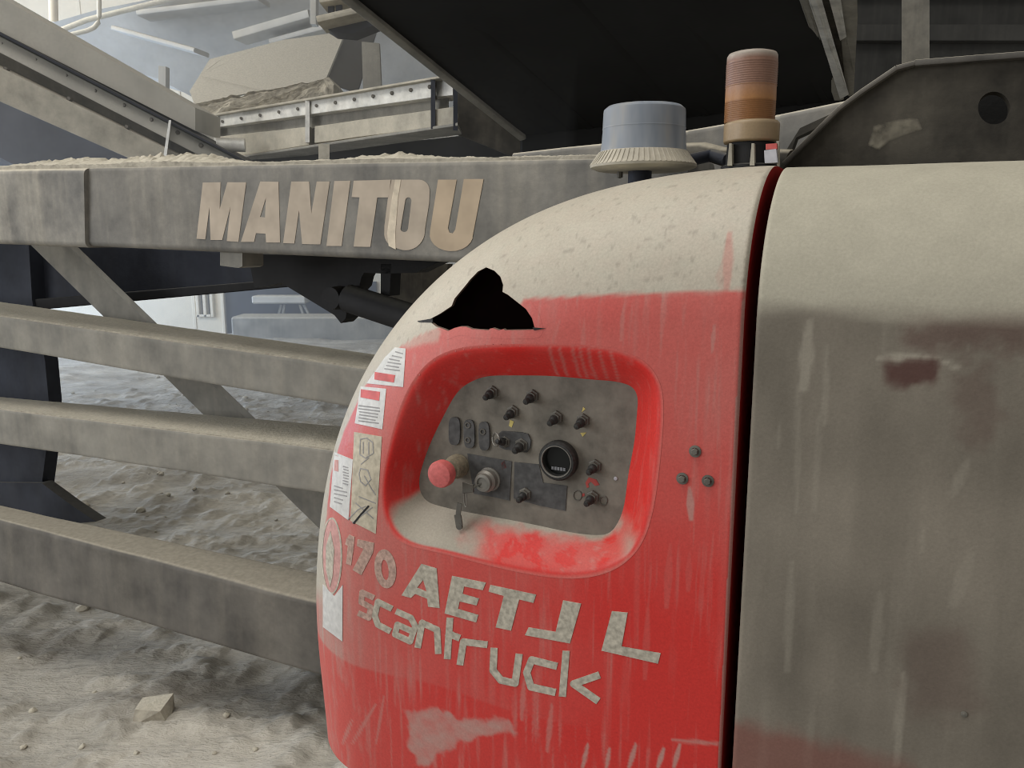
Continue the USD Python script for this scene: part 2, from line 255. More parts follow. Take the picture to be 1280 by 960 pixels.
# dark cladding on the right with girts and a post in front
wr = obj('wall_right', rbox((1.6, 7.4, 0), (7, 7.6, 7.2)), 'darkwall', kind='structure')
for z in (3.25, 3.62, 4.05, 4.5): obj('girt', bar((1.6, 7.33, z), (7, 7.33, z), .10, .13), 'darkwall', wr)
p = obj('steel_post', loft([at(1127, -60, 5.2), at(1127, -60, 5.35), at(1127, 230, 5.35), at(1127, 230, 5.2)], [at(1162, -60, 5.2), at(1162, -60, 5.35), at(1162, 230, 5.35), at(1162, 230, 5.2)], .01), 'rail')
tag(p, 'dusty beige steel post rising behind the dark pivot plate', 'post')

# ------------------------------------------------------------------ overhead steelwork in the background
def plate_y(pix, fy, thick, size=30, holes=()):
    out = []
    for v2, f in triangulate(Polygon(pix, holes), size):
        top = at(v2[:, 0], v2[:, 1], fy(v2[:, 0], v2[:, 1])); out.append(shell(v2, f, top, top + np.array([0, thick, 0])))
    return cat(out)
def line(x0, y0, x1, y1): return lambda x: y0 + (y1 - y0) * (x - x0) / (x1 - x0)
def ydepth(x0, Y0, x1, Y1): return lambda x, y=0: 1 / (1 / Y0 + (np.asarray(x, float) - x0) / (x1 - x0) * (1 / Y1 - 1 / Y0))
def strip(x0, x1, lt, lb, fy, off, th, r=.006, seg=6, **k):    # a straight member between two seen edges
    A = [at(x, l(x), fy(x) + off) for x, l in ((x0, lt), (x0, lb))]; B = [at(x, l(x), fy(x) + off) for x, l in ((x1, lt), (x1, lb))]; D = np.array([0, th, 0])
    return loft([A[0], A[0] + D, A[1] + D, A[1]], [B[0], B[0] + D, B[1] + D, B[1]], r, 2, seg, **k)
fa = ydepth(0, 5.3, 245, 6.0)
t = thing('inclined_conveyor', at(300, 200, 6.4), 'grey inclined conveyor with bolted channel sloping down from the upper left corner', 'conveyor')
obj('cover_plate', strip(-320, 244, line(14, 4, 245, 135), line(0, 40, 241, 162), fa, -.03, .5), 'palegrey', t)
obj('upper_channel', strip(-320, 305, line(0, 45, 300, 201), line(0, 66, 258, 199), fa, 0, .3), 'palegrey', t)
obj('channel_edge', strip(-320, 305, line(0, 40, 300, 197), line(0, 44, 300, 200), fa, -.05, .4), 'dark', t)  # dark strip painted in for the shaded gap above the channel
obj('recessed_web', strip(-320, 275, line(0, 62, 258, 195), line(0, 90, 210, 192), fa, .10, .1), 'grey', t)  # darker grey paints the shade inside the recess
obj('lower_channel', strip(-320, 290, line(0, 84, 192, 178), line(0, 127, 150, 193), fa, -.01, .35), 'palebeige', t)
obj('strut', loft([at(211, 150, fa(211) - .12), at(214, 150, fa(211) - .12), at(208, 197, fa(208) - .12), at(204, 197, fa(208) - .12)], [at(211, 150, fa(211) + .02), at(214, 150, fa(211) + .02), at(208, 197, fa(208) + .02), at(204, 197, fa(208) + .02)], .003), 'galv', t)
for x, y in ((3.5, 55), (46, 75), (84, 95), (120, 114), (156, 132), (190, 150), (223, 166), (252, 182), (9, 87), (88, 124), (160, 159)):
    obj('bolt', lathe([(0, .03), (.012, .03), (.016, .024), (.016, 0)], at(x, y, fa(x)) + np.array([0, .005, 0]), (0, -1, 0), 8), 'bolt', t)
b = obj('shade_panel', plate_y([(-420, 92), (-420, 190), (0, 197), (18, 206), (20, 240), (175, 240), (165, 196), (150, 180), (0, 105)], lambda x, y: 6.6 + 0 * x, 1.2), 'shadepaint'); tag(b, 'added dark blue-grey panel for the shade under the inclined conveyor', 'bin')  # dark panel added for the shade below the conveyor

fb = ydepth(243, 7.1, 575, 5.0)
t = thing('belt_conveyor', at(400, 190, 5.6), 'level conveyor frame of bright galvanised channel over a dusty beige lower channel', 'conveyor')
obj('upper_channel', strip(236, 541, line(243, 148, 542, 98), line(243, 163, 540, 122), fb, 0, .25), 'galv', t)
obj('upper_channel', strip(546, 566, line(542, 98, 566, 94), line(540, 122, 566, 119), fb, .04, .2), 'galv', t)
obj('channel_edge', strip(236, 560, line(243, 146, 542, 96), line(243, 149, 542, 99), fb, -.06, .4), 'beige', t)
obj('recessed_web', strip(236, 560, line(243, 160, 540, 120), line(280, 176, 540, 140), fb, .12, .06), 'grey', t)
obj('lower_channel', strip(272, 386, line(280, 170, 400, 157), line(304, 194, 400, 179), fb, -.01, .3, wob=.012), 'beige', t)
obj('lower_channel', strip(393, 568, line(400, 157, 535, 138), line(400, 178, 540, 159), fb, -.01, .3, wob=.012), 'beige', t)
obj('bottom_lip', strip(290, 572, line(304, 194, 540, 158), line(304, 197, 540, 162), fb, -.05, .4), 'grey', t)
for x, y0, y1, m in ((270, 144, 181, 'galv'), (384, 124, 178, 'galv'), (541, 98, 161, 'dark'), (569, 106, 163, 'dark')):
    obj('upright', loft([at(x - 2.5, y0, fb(x) - .05), at(x + 3, y0, fb(x) - .05), at(x + 3, y1, fb(x) - .05), at(x - 2.5, y1, fb(x) - .05)], [at(x - 2.5, y0, fb(x) + .05), at(x + 3, y0, fb(x) + .05), at(x + 3, y1, fb(x) + .05), at(x - 2.5, y1, fb(x) + .05)], .003), m, t)
obj('leg', loft([at(398, 180, 5.7), at(412, 180, 5.7), at(412, 220, 5.7), at(398, 220, 5.7)], [at(398, 180, 5.76), at(412, 180, 5.76), at(412, 220, 5.76), at(398, 220, 5.76)], .005), 'beige', t)
for k in range(13):
    x = 255 + 23.5 * k; y = line(243, 148, 542, 98)(x) + 10
    obj('bolt', lathe([(0, .025), (.009, .025), (.012, .02), (.012, 0)], at(x, y, fb(x)) + np.array([0, .005, 0]), (0, -1, 0), 8), 'bolt', t)
obj('shade_box', strip(296, 662, line(304, 199, 655, 161), line(304, 222, 655, 206), ydepth(243, 6.9, 655, 5.6), .1, .8), 'black', t)  # near-black box filling in the shade under the lower channel
obj('roller', lathe([(0, -.1), (.05, -.1), (.05, .1), (0, .1)], at(289, 181, 6.2), (1, .2, 0), 20), 'galv', t)

fc = lambda x, y: 7.3 + (115 - y) * .016
t = thing('discharge_chute', at(330, 118, 7.4), 'sloping dusty chute plate above the level conveyor with a heap along its foot', 'chute')
obj('front_plate', plate_y([(262, 74), (353, 50), (432, 39), (406, 102), (385, 104), (302, 118), (243, 130), (237, 114)], fc, .05), 'palegrey', t)
obj('side_plate', plate_y([(432, 39), (470, 40), (446, 116), (406, 103)], lambda x, y: fc(x, y) + .06 + (x - 406) * .01, .05), 'dark', t)
obj('stiffener', plate_y([(452, 52), (474, 54), (477, 120), (454, 120)], lambda x, y: 6.9 + 0 * x, .05), 'grey', t)
v2, f = triangulate(Polygon([(243, 131), (302, 118), (390, 103), (412, 98), (418, 106), (414, 124), (243, 152)]), 4)[0]
pt = at(v2[:, 0], v2[:, 1], 6.95 + (150 - v2[:, 1]) * .004); pt = pt + (fbm(pt * 14, 4, 5)[:, None] - .5) * np.array([0, -.10, .05])
obj('dust_heap', shell(v2, f, pt, pt + np.array([0, .4, 0])), 'dustpile', t, kind='stuff')

t = thing('overhead_hopper', at(250, 60, 9.0), 'huge hazy grey hopper body hanging over the conveyors behind the chute', 'hopper')
obj('body', plate_y([(63, 29), (122, 12), (188, -1), (300, -60), (660, -60), (660, 150), (430, 150), (425, 82), (262, 78), (238, 120), (196, 98), (150, 84), (90, 52)], lambda x, y: 9.9 + (y - 40) * .008, 1.2), 'duct', t)
for a, b_, w in (((300, 48), (393, 21), .09), ((345, 55), (425, 34), .06), ((150, 38), (252, 66), .05), ((180, 20), (330, 2), .06)):
    obj('rib', bar(at(*a, 9.6), at(*b_, 9.4), .3, w, .02), 'duct', t)
obj('hanger', bar(at(393, -40, 8.8), at(393, 32, 8.8), .12, .06), 'duct', t)
obj('hanger', bar(at(205, 84, 8.9), at(205, 120, 8.9), .10, .08), 'duct', t)
p = obj('pipe', tube([at(x, y, 8.3) for x, y in ((124, -60), (124, 20), (123, 28), (118, 34), (110, 38), (86, 44), (40, 55))], .022), 'pvc'); tag(p, 'thin pale pipe that drops and bends left under the hopper', 'pipe')
p = obj('pipe', tube([at(78, 37, 8.5), at(108, 25, 8.5), at(200, 2, 8.5), at(260, -14, 8.5)], .026), 'pvc'); tag(p, 'straight pale pipe running up along the hopper edge', 'pipe')
p = obj('pipe', tube([at(66, -40, 10), at(67, 28, 10)], .05), 'cream'); tag(p, 'upright cream pipe against the bright far wall at top left', 'pipe')
t = thing('ledge_bracket', at(430, 30, 6.0), 'dust-topped stub of steel ledges beside the upper corner of the dark canopy', 'bracket')
obj('ledge', bar(at(404, 6, 6.0), at(442, 0, 6.0), .25, .045, .015, seg=6), 'beige', t)
obj('ledge', bar(at(402, 31, 6.0), at(458, 18, 6.0), .3, .05, .02, seg=6), 'beige', t)
for x in (414, 424): obj('stud', bar(at(x, 4, 6.0), at(x, 27, 6.0), .04, .04), 'dark', t)
obj('under_plate', plate_y([(404, 33), (458, 21), (470, 30), (440, 42), (415, 40)], lambda x, y: 6.05 + 0 * x, .2), 'dark', t)

# dark canopy overhead
BL, BR = at(653, 170, 5.5), at(1062, 124, 5.35); TL, TR = at(441, 0, 4.03), at(1002, 0, 4.0)
TL, TR = BL + (TL - BL) * 2.1, BR + (TR - BR) * 2.1
nrm = np.cross(BR - BL, TL - BL); nrm /= np.linalg.norm(nrm); nrm *= np.sign(nrm[2])
t = thing('overhead_canopy', BL, 'large near-black ribbed canopy panel tilting up over the beacons', 'canopy')
obj('panel', loft([BL, BL + nrm * .22, TL + nrm * .22, TL], [BR, BR + nrm * .22, TR + nrm * .22, TR], .01, 2, 4), 'rubber', t)
for k in range(1, 14):
    s = k / 14; obj('rib', bar(BL * (1 - s) + BR * s, TL * (1 - s) + TR * s, .04, .010, .004, nrm), 'rubber', t)
obj('apron', loft([BL, BL + nrm * .2, BL + nrm * .2 - ZZ * .5, BL - ZZ * .5], [BR, BR + nrm * .2, BR + nrm * .2 - ZZ * .5, BR - ZZ * .5], .01, 2, 4), 'rubber', t)
obj('edge_flange', bar(BL, TL, .05, .06, .01, nrm), 'grey', t)
obj('edge_plate', plate_y([(572, 104), (600, 128), (654, 172), (652, 200), (572, 168)], lambda x, y: 5.62 + 0 * x, .05), 'plate', t)
fd = lambda x, y: 4.0 + np.clip(y, -200, 140) * 1.35 / 122
t = thing('channel_column', at(1060, 122, 5.4), 'slanting steel channel with bright worn flanges along the right edge of the dark canopy', 'beam')
for nm, pix, off, m in (('flange', [(992, -40), (1009, -40), (1055, 124), (1047, 124)], -.10, 'grey'), ('bright_flange', [(1005, -40), (1016, -40), (1061, 118), (1054, 122)], -.14, 'galv'), ('web', [(1014, -40), (1036, -40), (1066, 50), (1066, 119), (1060, 119)], -.02, 'plate'), ('bright_flange', [(1033, -40), (1045, -40), (1058, 46), (1055, 48)], -.10, 'galv'), ('outer_web', [(1040, -40), (1071, -20), (1072, 22), (1067, 118), (1062, 119), (1056, 44)], -.05, 'grey')):
    obj(nm, plate_y(pix, lambda x, y, o=off: fd(x, y) + o, .05), m, t)

# ------------------------------------------------------------------ folded arm links of the lift, at the left behind the hood
V1 = 1.72
def fv(x, l, v): return onv(x, l(x), v)
t = thing('boom_links', (-1.2, 2.9, 0), 'dusty folded boom links of flat steel beams with a diagonal brace, left of the red lift', 'railing')
def rail(name, lt, lb, lbt, vb, x1, seed):
    A = [fv(-420, lt, V1), fv(-420, lbt, vb), None, fv(-420, lb, V1)]; B = [fv(x1, lt, V1), fv(x1, lbt, vb), None, fv(x1, lb, V1)]
    A[2] = A[3] + A[1] - A[0]; B[2] = B[3] + B[1] - B[0]
    r = obj(name, loft(A, B, .012, 3, 40, wob=.006, seed=seed), 'rail', t)
    # dust drift along the top
    n, m = 160, 9; S, T_ = np.meshgrid(np.linspace(.0, 1, n), np.linspace(.03, .97, m), indexing='ij')
    p = ((A[0] * (1 - S[..., None]) + B[0] * S[..., None]) * (1 - T_[..., None]) + (A[1] * (1 - S[..., None]) + B[1] * S[..., None]) * T_[..., None])
    h = .002 + .010 * np.sin(np.pi * T_) ** .5 * fbm(p * 12, 4, seed + 1); p = p + h[..., None] * ZZ
    vid = np.arange(n * m).reshape(n, m); q = np.stack([vid[:-1, :-1], vid[1:, :-1], vid[1:, 1:], vid[:-1, 1:]], -1).reshape(-1, 4)
    v2 = np.stack([S.ravel(), T_.ravel()], 1); f = np.concatenate([q[:, [0, 1, 2]], q[:, [0, 2, 3]]])
    obj('dust_layer', shell(v2, f, p.reshape(-1, 3), p.reshape(-1, 3) - ZZ * .012), 'dustpile', r, kind='stuff')
    return r
rail('rail', line(0, 396, 454, 461), line(0, 435, 431, 508), line(0, 378, 454, 442), 1.98, 640, 1)
rail('rail', line(0, 512, 416, 564), line(0, 555, 407, 617), line(0, 497, 418, 533), 1.93, 620, 7)
sy = ydepth(0, 2.75, 420, 2.13)
def sp_(x, y, o=0): return at(x, y, sy(x) + o)
lt, lb, lbt = line(0, 650, 394, 752), line(0, 729, 395, 844), line(60, 647, 394, 699)
A = [sp_(-110, lt(-110)), sp_(-110, lt(-110) - 6, .14), None, sp_(-110, lb(-110))]; B = [sp_(470, lt(470)), at(470, lbt(470), 2.28), None, sp_(470, lb(470))]
A[1][2] = A[0][2]; B[1][2] = B[0][2] + .01; A[2] = A[3] + A[1] - A[0]; B[2] = B[3] + B[1] - B[0]
obj('sill_beam', loft(A, B, .018, 4, 40, wob=.008, seed=4), 'sill', t)
# weld seam on the sill near the left edge
# brace: a channel leaning down to the right behind the rails
q = lambda x, y, v: onv(x, y, v)
def slab(pix, v, th): return plate(pix, v, th, 30)
obj('brace', loft([q(28, 296, 2.04), q(78, 296, 2.04), q(78, 296, 2.10), q(28, 296, 2.10)], [q(500, 760, 2.04), q(559, 760, 2.04), q(559, 760, 2.10), q(500, 760, 2.10)], .006, 2, 20), 'rail', t)
obj('brace_flange', loft([q(74, 296, 2.0), q(84, 296, 2.0), q(84, 296, 2.10), q(74, 296, 2.10)], [q(552, 760, 2.0), q(564, 760, 2.0), q(564, 760, 2.10), q(552, 760, 2.10)], .004, 2, 10), 'rail', t)
obj('column', slab([(-300, 290), (35, 290), (40, 375), (56, 450), (61, 502), (58, 560), (52, 607), (52, 640), (-300, 640)], 2.14, .06), 'dark', t)
obj('column_foot', slab([(-300, 600), (52, 604), (90, 632), (120, 652), (-300, 690)], 2.12, .05), 'dark', t)

mat('haze', {'v': ('principled_volume', {'color': (.95, .93, .88), 'density': .05, 'anisotropy': .2})}, [], surface=None, volume='v.volume'); M['haze'] = UsdShade.Material.Get(stage, '/World/Looks/haze')
hz_ = obj('dust_haze', rbox((-11.9, 4.4, -.2), (.35, WY - .15, 7.15), .05), 'haze', kind='stuff'); tag(hz_, 'pale dust haze hanging in the air of the far hall', 'haze')
# ------------------------------------------------------------------ the boom lift
LIFT = mach(-.2, 1.5, 0.0)
lift = thing('boom_lift', LIFT, 'dusty red boom lift with a torn side hood, control panel and two beacons', 'boom lift')
VB = 1.64
bt, bb = line(0, 210, 740, 195.5), line(0, 303, 540, 327)
def boomq(x, v, dt=0, db=0):
    a, b_ = onv(x, bt(x) + dt, v), onv(x, bb(x) + db, v); D = VV * .24; return [a, a + D, b_ + D, b_]
boom = obj('boom_arm', loft(boomq(90, VB), boomq(860, VB), .016, 4, 30), 'boom', lift)
obj('sleeve', loft(boomq(-420, VB - .012, -3, -1), boomq(106, VB - .012, 1, 2), .02, 4, 20, wob=.01), 'boomend', boom)
# dust drift on the boom's top
n, m = 900, 20; xs = np.linspace(-400, 820, n); S, T_ = np.meshgrid(xs, np.linspace(.02, .98, m), indexing='ij')
p = onv(S, bt(S), VB + .24 * T_)
p = onv(S, bt(S), VB) + VV * (.24 * T_)[..., None]
amp = .010 + .030 * np.exp(-((S - 190) / 60) ** 2) + .022 * np.exp(-((S - 60) / 60) ** 2) + .012 * np.exp(-((S - 470) / 60) ** 2)
lump = .5 * fbm(np.stack([S / 26, T_ * 3, 0 * S], -1), 5, 9) + .6 * np.abs(fbm(np.stack([S / 7, T_ * 9, 0 * S], -1), 4, 19) - .5) * 2 + .15
h = amp * np.sin(np.pi * np.clip(T_, .03, .97)) ** .6 * (.25 + 1.3 * lump); p = p + h[..., None] * ZZ
vid = np.arange(n * m).reshape(n, m); q4 = np.stack([vid[:-1, :-1], vid[1:, :-1], vid[1:, 1:], vid[:-1, 1:]], -1).reshape(-1, 4)
obj('dust_layer', shell(np.stack([S.ravel(), T_.ravel()], 1), np.concatenate([q4[:, [0, 1, 2]], q4[:, [0, 2, 3]]]), p.reshape(-1, 3), p.reshape(-1, 3) - ZZ * .02), 'dustpile', boom, kind='stuff')
# lettering on the boom
o3, s3 = (230, 200), 6.4; o4, s4 = (410, 200), 6.095
def arc(cx, cy, rx, ry, a0, a1, n=10): return [(cx + rx * math.cos(math.radians(a0 + (a1 - a0) * k / n)), cy + ry * math.sin(math.radians(a0 + (a1 - a0) * k / n))) for k in range(n + 1)]
LET = [(P([(150, 180), (292, 178), (285, 395), (347, 178), (497, 178), (435, 655), (342, 648), (372, 370), (305, 640), (212, 640), (203, 375), (170, 635), (100, 630)], s3, o3), [], 'letter'),
    (P([(610, 172), (755, 175), (768, 660), (657, 660), (652, 590), (575, 585), (560, 655), (455, 655)], s3, o3), [P([(655, 300), (648, 460), (608, 455)], s3, o3)], 'letter'),
    (P([(858, 172), (1000, 172), (1018, 430), (1062, 172), (1165, 172), (1090, 675), (945, 672), (920, 400), (882, 668), (793, 665)], s3, o3), [], 'letter'),
    (P([(48, 160), (170, 158), (103, 655), (-12, 655)], s4, o4), [], 'letter'),
    (P([(195, 158), (478, 150), (462, 285), (375, 285), (322, 662), (195, 660), (240, 285), (180, 282)], s4, o4), [], 'letter'),
    (P([(485, 150), (690, 150)] + arc(690, 235, 84, 85, -88, 0) + [(770, 330), (738, 530)] + arc(590, 540, 148, 148, 5, 100) + arc(540, 560, 112, 112, 110, 175, 6) + [(430, 500), (455, 300)], s4, o4), [P(arc(612, 310, 24, 26, -170, 0, 6) + [(610, 520)] + arc(580, 525, 28, 24, 10, 180, 6), s4, o4)], 'letter'),
    (P([(838, 150), (980, 150), (913, 520), (925, 553), (950, 560), (970, 530), (1035, 145), (1185, 145), (1100, 590)] + arc(940, 570, 165, 125, 10, 175, 10) + [(778, 540)], s4, o4), [], 'letterU')]
for pix, holes, m_ in LET:
    obj('letter', plate(Polygon(pix, holes).buffer(0), VB - .0012, .0016, 60), m_, boom)
obj('letter_highlight', plate(P([(512, 150), (555, 150), (532, 300), (512, 560), (516, 682), (462, 655), (450, 560), (480, 330)], s4, o4), VB - .0020, .001, 60), 'stripe', boom)  # pale strip painting a highlight onto the lettering
# lower arm, bracket, cylinder under the boom
obj('lower_arm', loft([onv(20, 300, 2.2), onv(20, 300, 2.5), onv(20, 386, 2.5), onv(20, 386, 2.2)], [onv(470, 322, 2.2), onv(470, 322, 2.5), onv(345, 358, 2.5), onv(345, 358, 2.2)], .02, 3, 8), 'dark', lift)
obj('lower_arm', loft([onv(20, 376, 2.15), onv(20, 376, 2.25), onv(20, 390, 2.25), onv(20, 390, 2.15)], [onv(380, 347, 2.15), onv(380, 347, 2.25), onv(380, 357, 2.25), onv(380, 357, 2.15)], .008, 3, 8), 'black', lift)
obj('clamp_block', plate([(275, 312), (303, 312), (303, 333), (298, 335), (275, 332)], 1.66, .08), 'rail', lift)
br_ = obj('bracket', plate([(310, 318), (560, 322), (520, 341), (477, 342), (455, 341), (452, 346), (449, 358), (436, 372), (432, 398), (426, 404), (418, 394), (395, 380), (352, 354), (318, 360)], 1.86, .06), 'black', lift)
obj('strut', plate([(476, 330), (489, 330), (487, 370), (476, 370)], 1.86, .05), 'black', br_)
obj('side_plate', plate([(482, 330), (560, 330), (540, 420), (484, 374)], 2.25, .03), 'plate', lift)
cy_ = obj('cylinder', tube([onv(433, 372, 1.84), onv(436, 373, 1.84), onv(545, 408, 1.80)], [.026, .040, .040], 28), 'black', lift)
obj('cylinder_clevis', lathe([(0, -.04), (.032, -.04), (.034, 0), (.032, .04), (0, .04)], onv(424, 372, 1.85), VV, 20), 'black', cy_)
# second arm rising behind the beacons
st_ = line(700, 184, 975, 142)
def armq(x, v):
    y = np.interp(x, [640, 700, 750, 860, 905, 975, 1062, 1110], [191, 184, 179, 162, 157, 142, 124, 116]); a = onv(x, y, v); b_ = onv(x, 250, v); return [a, a + VV * .2, b_ + VV * .2, b_]
xs_ = [640, 700, 750, 860, 975, 1062, 1110]
am = obj('upper_arm', cat([loft(armq(x0, 1.98), armq(x1, 1.98), .012, 3, 4) for x0, x1 in zip(xs_[:-1], xs_[1:])]), 'boom', lift)
obj('arm_rib', plate([(1000, 160), (1048, 138), (1050, 146), (995, 172), (985, 200), (975, 200)], 1.9, .04), 'plate', am)
obj('hose', tube([onv(850, 190, 1.72), onv(880, 189, 1.70), onv(905, 196, 1.62), onv(990, 200, 1.55)], .018), 'plate', lift)
obj('hose', tube([onv(862, 200, 1.6), onv(890, 194, 1.62), onv(910, 200, 1.58)], .012), 'dark', lift)
# pivot plate with its bore
bore = arc(1242.5, 135, 20, 20.5, 0, 350, 28)
pp = obj('pivot_plate', plate([(975, 215), (982, 206), (1050, 138), (1078, 117), (1121, 90), (1144, 83), (1420, 62), (1420, 240), (975, 240)], 1.52, .035, 40, [bore]), 'plate', lift)
obj('edge_flange', cat([bar(onv(x0, y0, 1.53) , onv(x1, y1, 1.53), .008, .05, .003, VV) for (x0, y0), (x1, y1) in zip([(982, 206), (1050, 138), (1078, 117), (1121, 88)], [(1050, 138), (1078, 117), (1121, 88), (1144, 82)])] + [bar(onv(1144, 82, 1.53), onv(1420, 61, 1.53), .010, .05, .003, VV)]), 'sill', pp)
obj('bore_shade_plate', plate([(1150, 105), (1420, 85), (1420, 240), (1000, 240)], 1.66, .02), 'rubber', pp)  # near-black plate added so the bore looks shaded
v2, f = triangulate(Polygon([(1086, 182), (1092, 158), (1112, 148), (1146, 146), (1156, 160), (1140, 170), (1110, 178), (1098, 188)]).buffer(6), 3)[0]
c_ = np.array([Polygon([(1088, 180), (1094, 160), (1112, 153), (1146, 150), (1150, 160), (1110, 174), (1098, 184)]).distance(Point(*q_)) for q_ in v2])
obj('dust_smear', trimesh.Trimesh(onv(v2[:, 0], v2[:, 1], 1.5188), f, process=False), 'smear', pp, color=np.repeat(np.clip(1 - c_ / 6, 0, 1)[:, None] * .9, 3, 1))
# ------------------------------------------------------------------ side hood: a moulded cover, flat flank rolling over into the nose and the top
V0, R = 1.12, .22; UR, ZB = -.1995694937679737, .4730294569330924; UE = UR - .0045; VBACK = V0 + R + .09
rho = CubicSpline(np.radians([-8, 4, 16, 28, 40, 50, 60, 70, 80, 90, 98]), [0.8946, 0.8901, 0.935, 0.9958, 1.0629, 1.1075, 1.1367, 1.149, 1.1452, 1.1407, 1.1409])
phi = np.radians(np.linspace(-8, 98, 6000)); OUT = np.stack([UR - rho(phi) * np.cos(phi), ZB + rho(phi) * np.sin(phi)], 1); tree = cKDTree(OUT)
def odist(u, z):
    uz = np.stack([u, z], -1); d, _ = tree.query(uz.reshape(-1, 2)); d = d.reshape(np.shape(u))
    pa = np.arctan2(z - ZB, UR - u); return np.where(np.hypot(u - UR, z - ZB) <= rho(np.clip(pa, phi[0], phi[-1])), d, -d)
def prof(d): x = np.clip(1 - d / R, 0, 1); return np.where(d < 0, R - 20 * d, R * (1 - np.sqrt(np.maximum(1 - x * x, 0))))
def V_hood(u, z):
    e = np.clip(1 - (UE - u) / .007, 0, 1); return V0 + prof(odist(u, z)) + .007 * (1 - np.sqrt(np.maximum(1 - e * e, 0)))
UG = UE + .0165
def ztop(u): return 1.6125 - .022 * (u - UG) + .002 * np.sin(u * 9)
def V_rear(u, z):
    e = np.clip(1 - (u - UG) / .007, 0, 1); return V0 + prof(ztop(u) - z) + .007 * (1 - np.sqrt(np.maximum(1 - e * e, 0)))
from scipy.ndimage import map_coordinates
GU, GZ, GS = -1.25, .30, .002; gu_, gz_ = np.meshgrid(np.arange(GU, .12, GS), np.arange(GZ, 1.75, GS), indexing='ij'); DGRID = odist(gu_, gz_)
def V_hood_fast(u, z):
    d = map_coordinates(DGRID, [(u.ravel() - GU) / GS, (z.ravel() - GZ) / GS], order=1, mode='nearest').reshape(u.shape); return V0 + prof(d)
def hit(px, py, fn=None, off=0.):       # (u, z) of the surface point seen at a pixel
    fn = fn if fn is not None and fn is not V_hood else V_hood_fast; px, py = np.atleast_1d(px), np.atleast_1d(py); r = ray(px, py); rv = r @ VV; sh = np.shape(rv)
    def g(v): p = CAM + r * (v / rv)[..., None]; return fn(p @ UU, p[..., 2]) - off - v
    lo, hi = np.full(sh, V0 - .02), np.full(sh, V0 + R * 1.02); done = np.zeros(sh, bool); prev = lo.copy()
    for v in np.linspace(V0 - .01, V0 + R, 60):
        vv = np.full(sh, v); neg = (g(vv) <= 0) & ~done; lo = np.where(neg, prev, lo); hi = np.where(neg, vv, hi); done |= neg; prev = vv
    for _ in range(22):
        mid = (lo + hi) / 2; n_ = g(mid) <= 0; hi = np.where(n_, mid, hi); lo = np.where(n_, lo, mid)
    p = CAM + r * (hi / rv)[..., None]; return p @ UU, p[..., 2]
def uzpoly(pix, fn=None, seg=2.0):
    g = shapely.segmentize(Polygon(pix), seg); xy = np.array(g.exterior.coords); u, z = hit(xy[:, 0], xy[:, 1], fn); return Polygon(np.stack([u, z], 1)).buffer(0)
def cut(u, z, f, poly, tol):
    b = np.concatenate([np.array(shapely.segmentize(g.exterior, .0004).coords) for g in polys(poly)]); d, i = cKDTree(b).query(np.stack([u, z], 1))
    near = d < tol; u, z = np.where(near, b[i, 0], u), np.where(near, b[i, 1], z)
    keep = ~shapely.contains_xy(poly, u[f].mean(1), z[f].mean(1)); return u, z, f[keep]
def grid_faces(n, m, loop=False):
    vid = np.arange(n * m).reshape(n, m)
    if loop: vid = np.concatenate([vid, vid[:1]])
    q = np.stack([vid[:-1, :-1], vid[1:, :-1], vid[1:, 1:], vid[:-1, 1:]], -1).reshape(-1, 4); return np.concatenate([q[:, [0, 1, 2]], q[:, [0, 2, 3]]])
def mask(poly, u, z, soft):             # 1 inside a patch, falling off softly outside it
    x0, y0, x1, y1 = poly.bounds; o = np.zeros(len(u)); k = (u > x0 - soft) & (u < x1 + soft) & (z > y0 - soft) & (z < y1 + soft)
    if k.any(): o[k] = sstep(soft, -soft * .2, np.where(shapely.contains_xy(poly, u[k], z[k]), -1, 1) * shapely.distance(poly.boundary if poly.geom_type == 'Polygon' else poly, shapely.points(u[k], z[k])))
    return o
def orient(tm, toward):                 # outward normals towards a direction
    p = tm.vertices[tm.faces]; n_ = np.cross(p[:, 1] - p[:, 0], p[:, 2] - p[:, 0]).sum(0)
    return tm if n_ @ toward > 0 else trimesh.Trimesh(tm.vertices, tm.faces[:, ::-1], process=False)
HOLE = P([(195, 530), (270, 490), (345, 440), (365, 390), (440, 300), (470, 262), (520, 210), (575, 182), (630, 205), (670, 245), (688, 300), (683, 345), (720, 365), (790, 420), (840, 460), (880, 520), (900, 595), (850, 598), (700, 600), (690, 592), (660, 600), (620, 586), (600, 590), (590, 600), (480, 592), (440, 576), (400, 576), (365, 585), (320, 605), (290, 592), (240, 575), (210, 550)], 5.3333, (500, 300))
COUT = [(478, 615), (480, 640), (492, 668), (541, 688), (605, 704), (672, 718), (736, 720), (770, 709), (794, 689), (812, 650), (821, 600), (827, 540), (828, 510), (825, 484), (812, 460), (785, 443), (745, 434), (690, 431), (620, 432), (572, 437), (545, 448), (522, 470), (503, 505), (488, 555)]
CIN = P([(105, 560), (100, 690), (125, 722), (180, 745), (400, 790), (650, 838), (900, 880), (960, 872), (1000, 830), (1050, 620), (1080, 450), (1094, 300), (1093, 240), (1075, 205), (1030, 182), (900, 166), (760, 153), (600, 146), (480, 146), (400, 151), (330, 175), (280, 210), (220, 300), (150, 440)], 3.69, (500, 430))
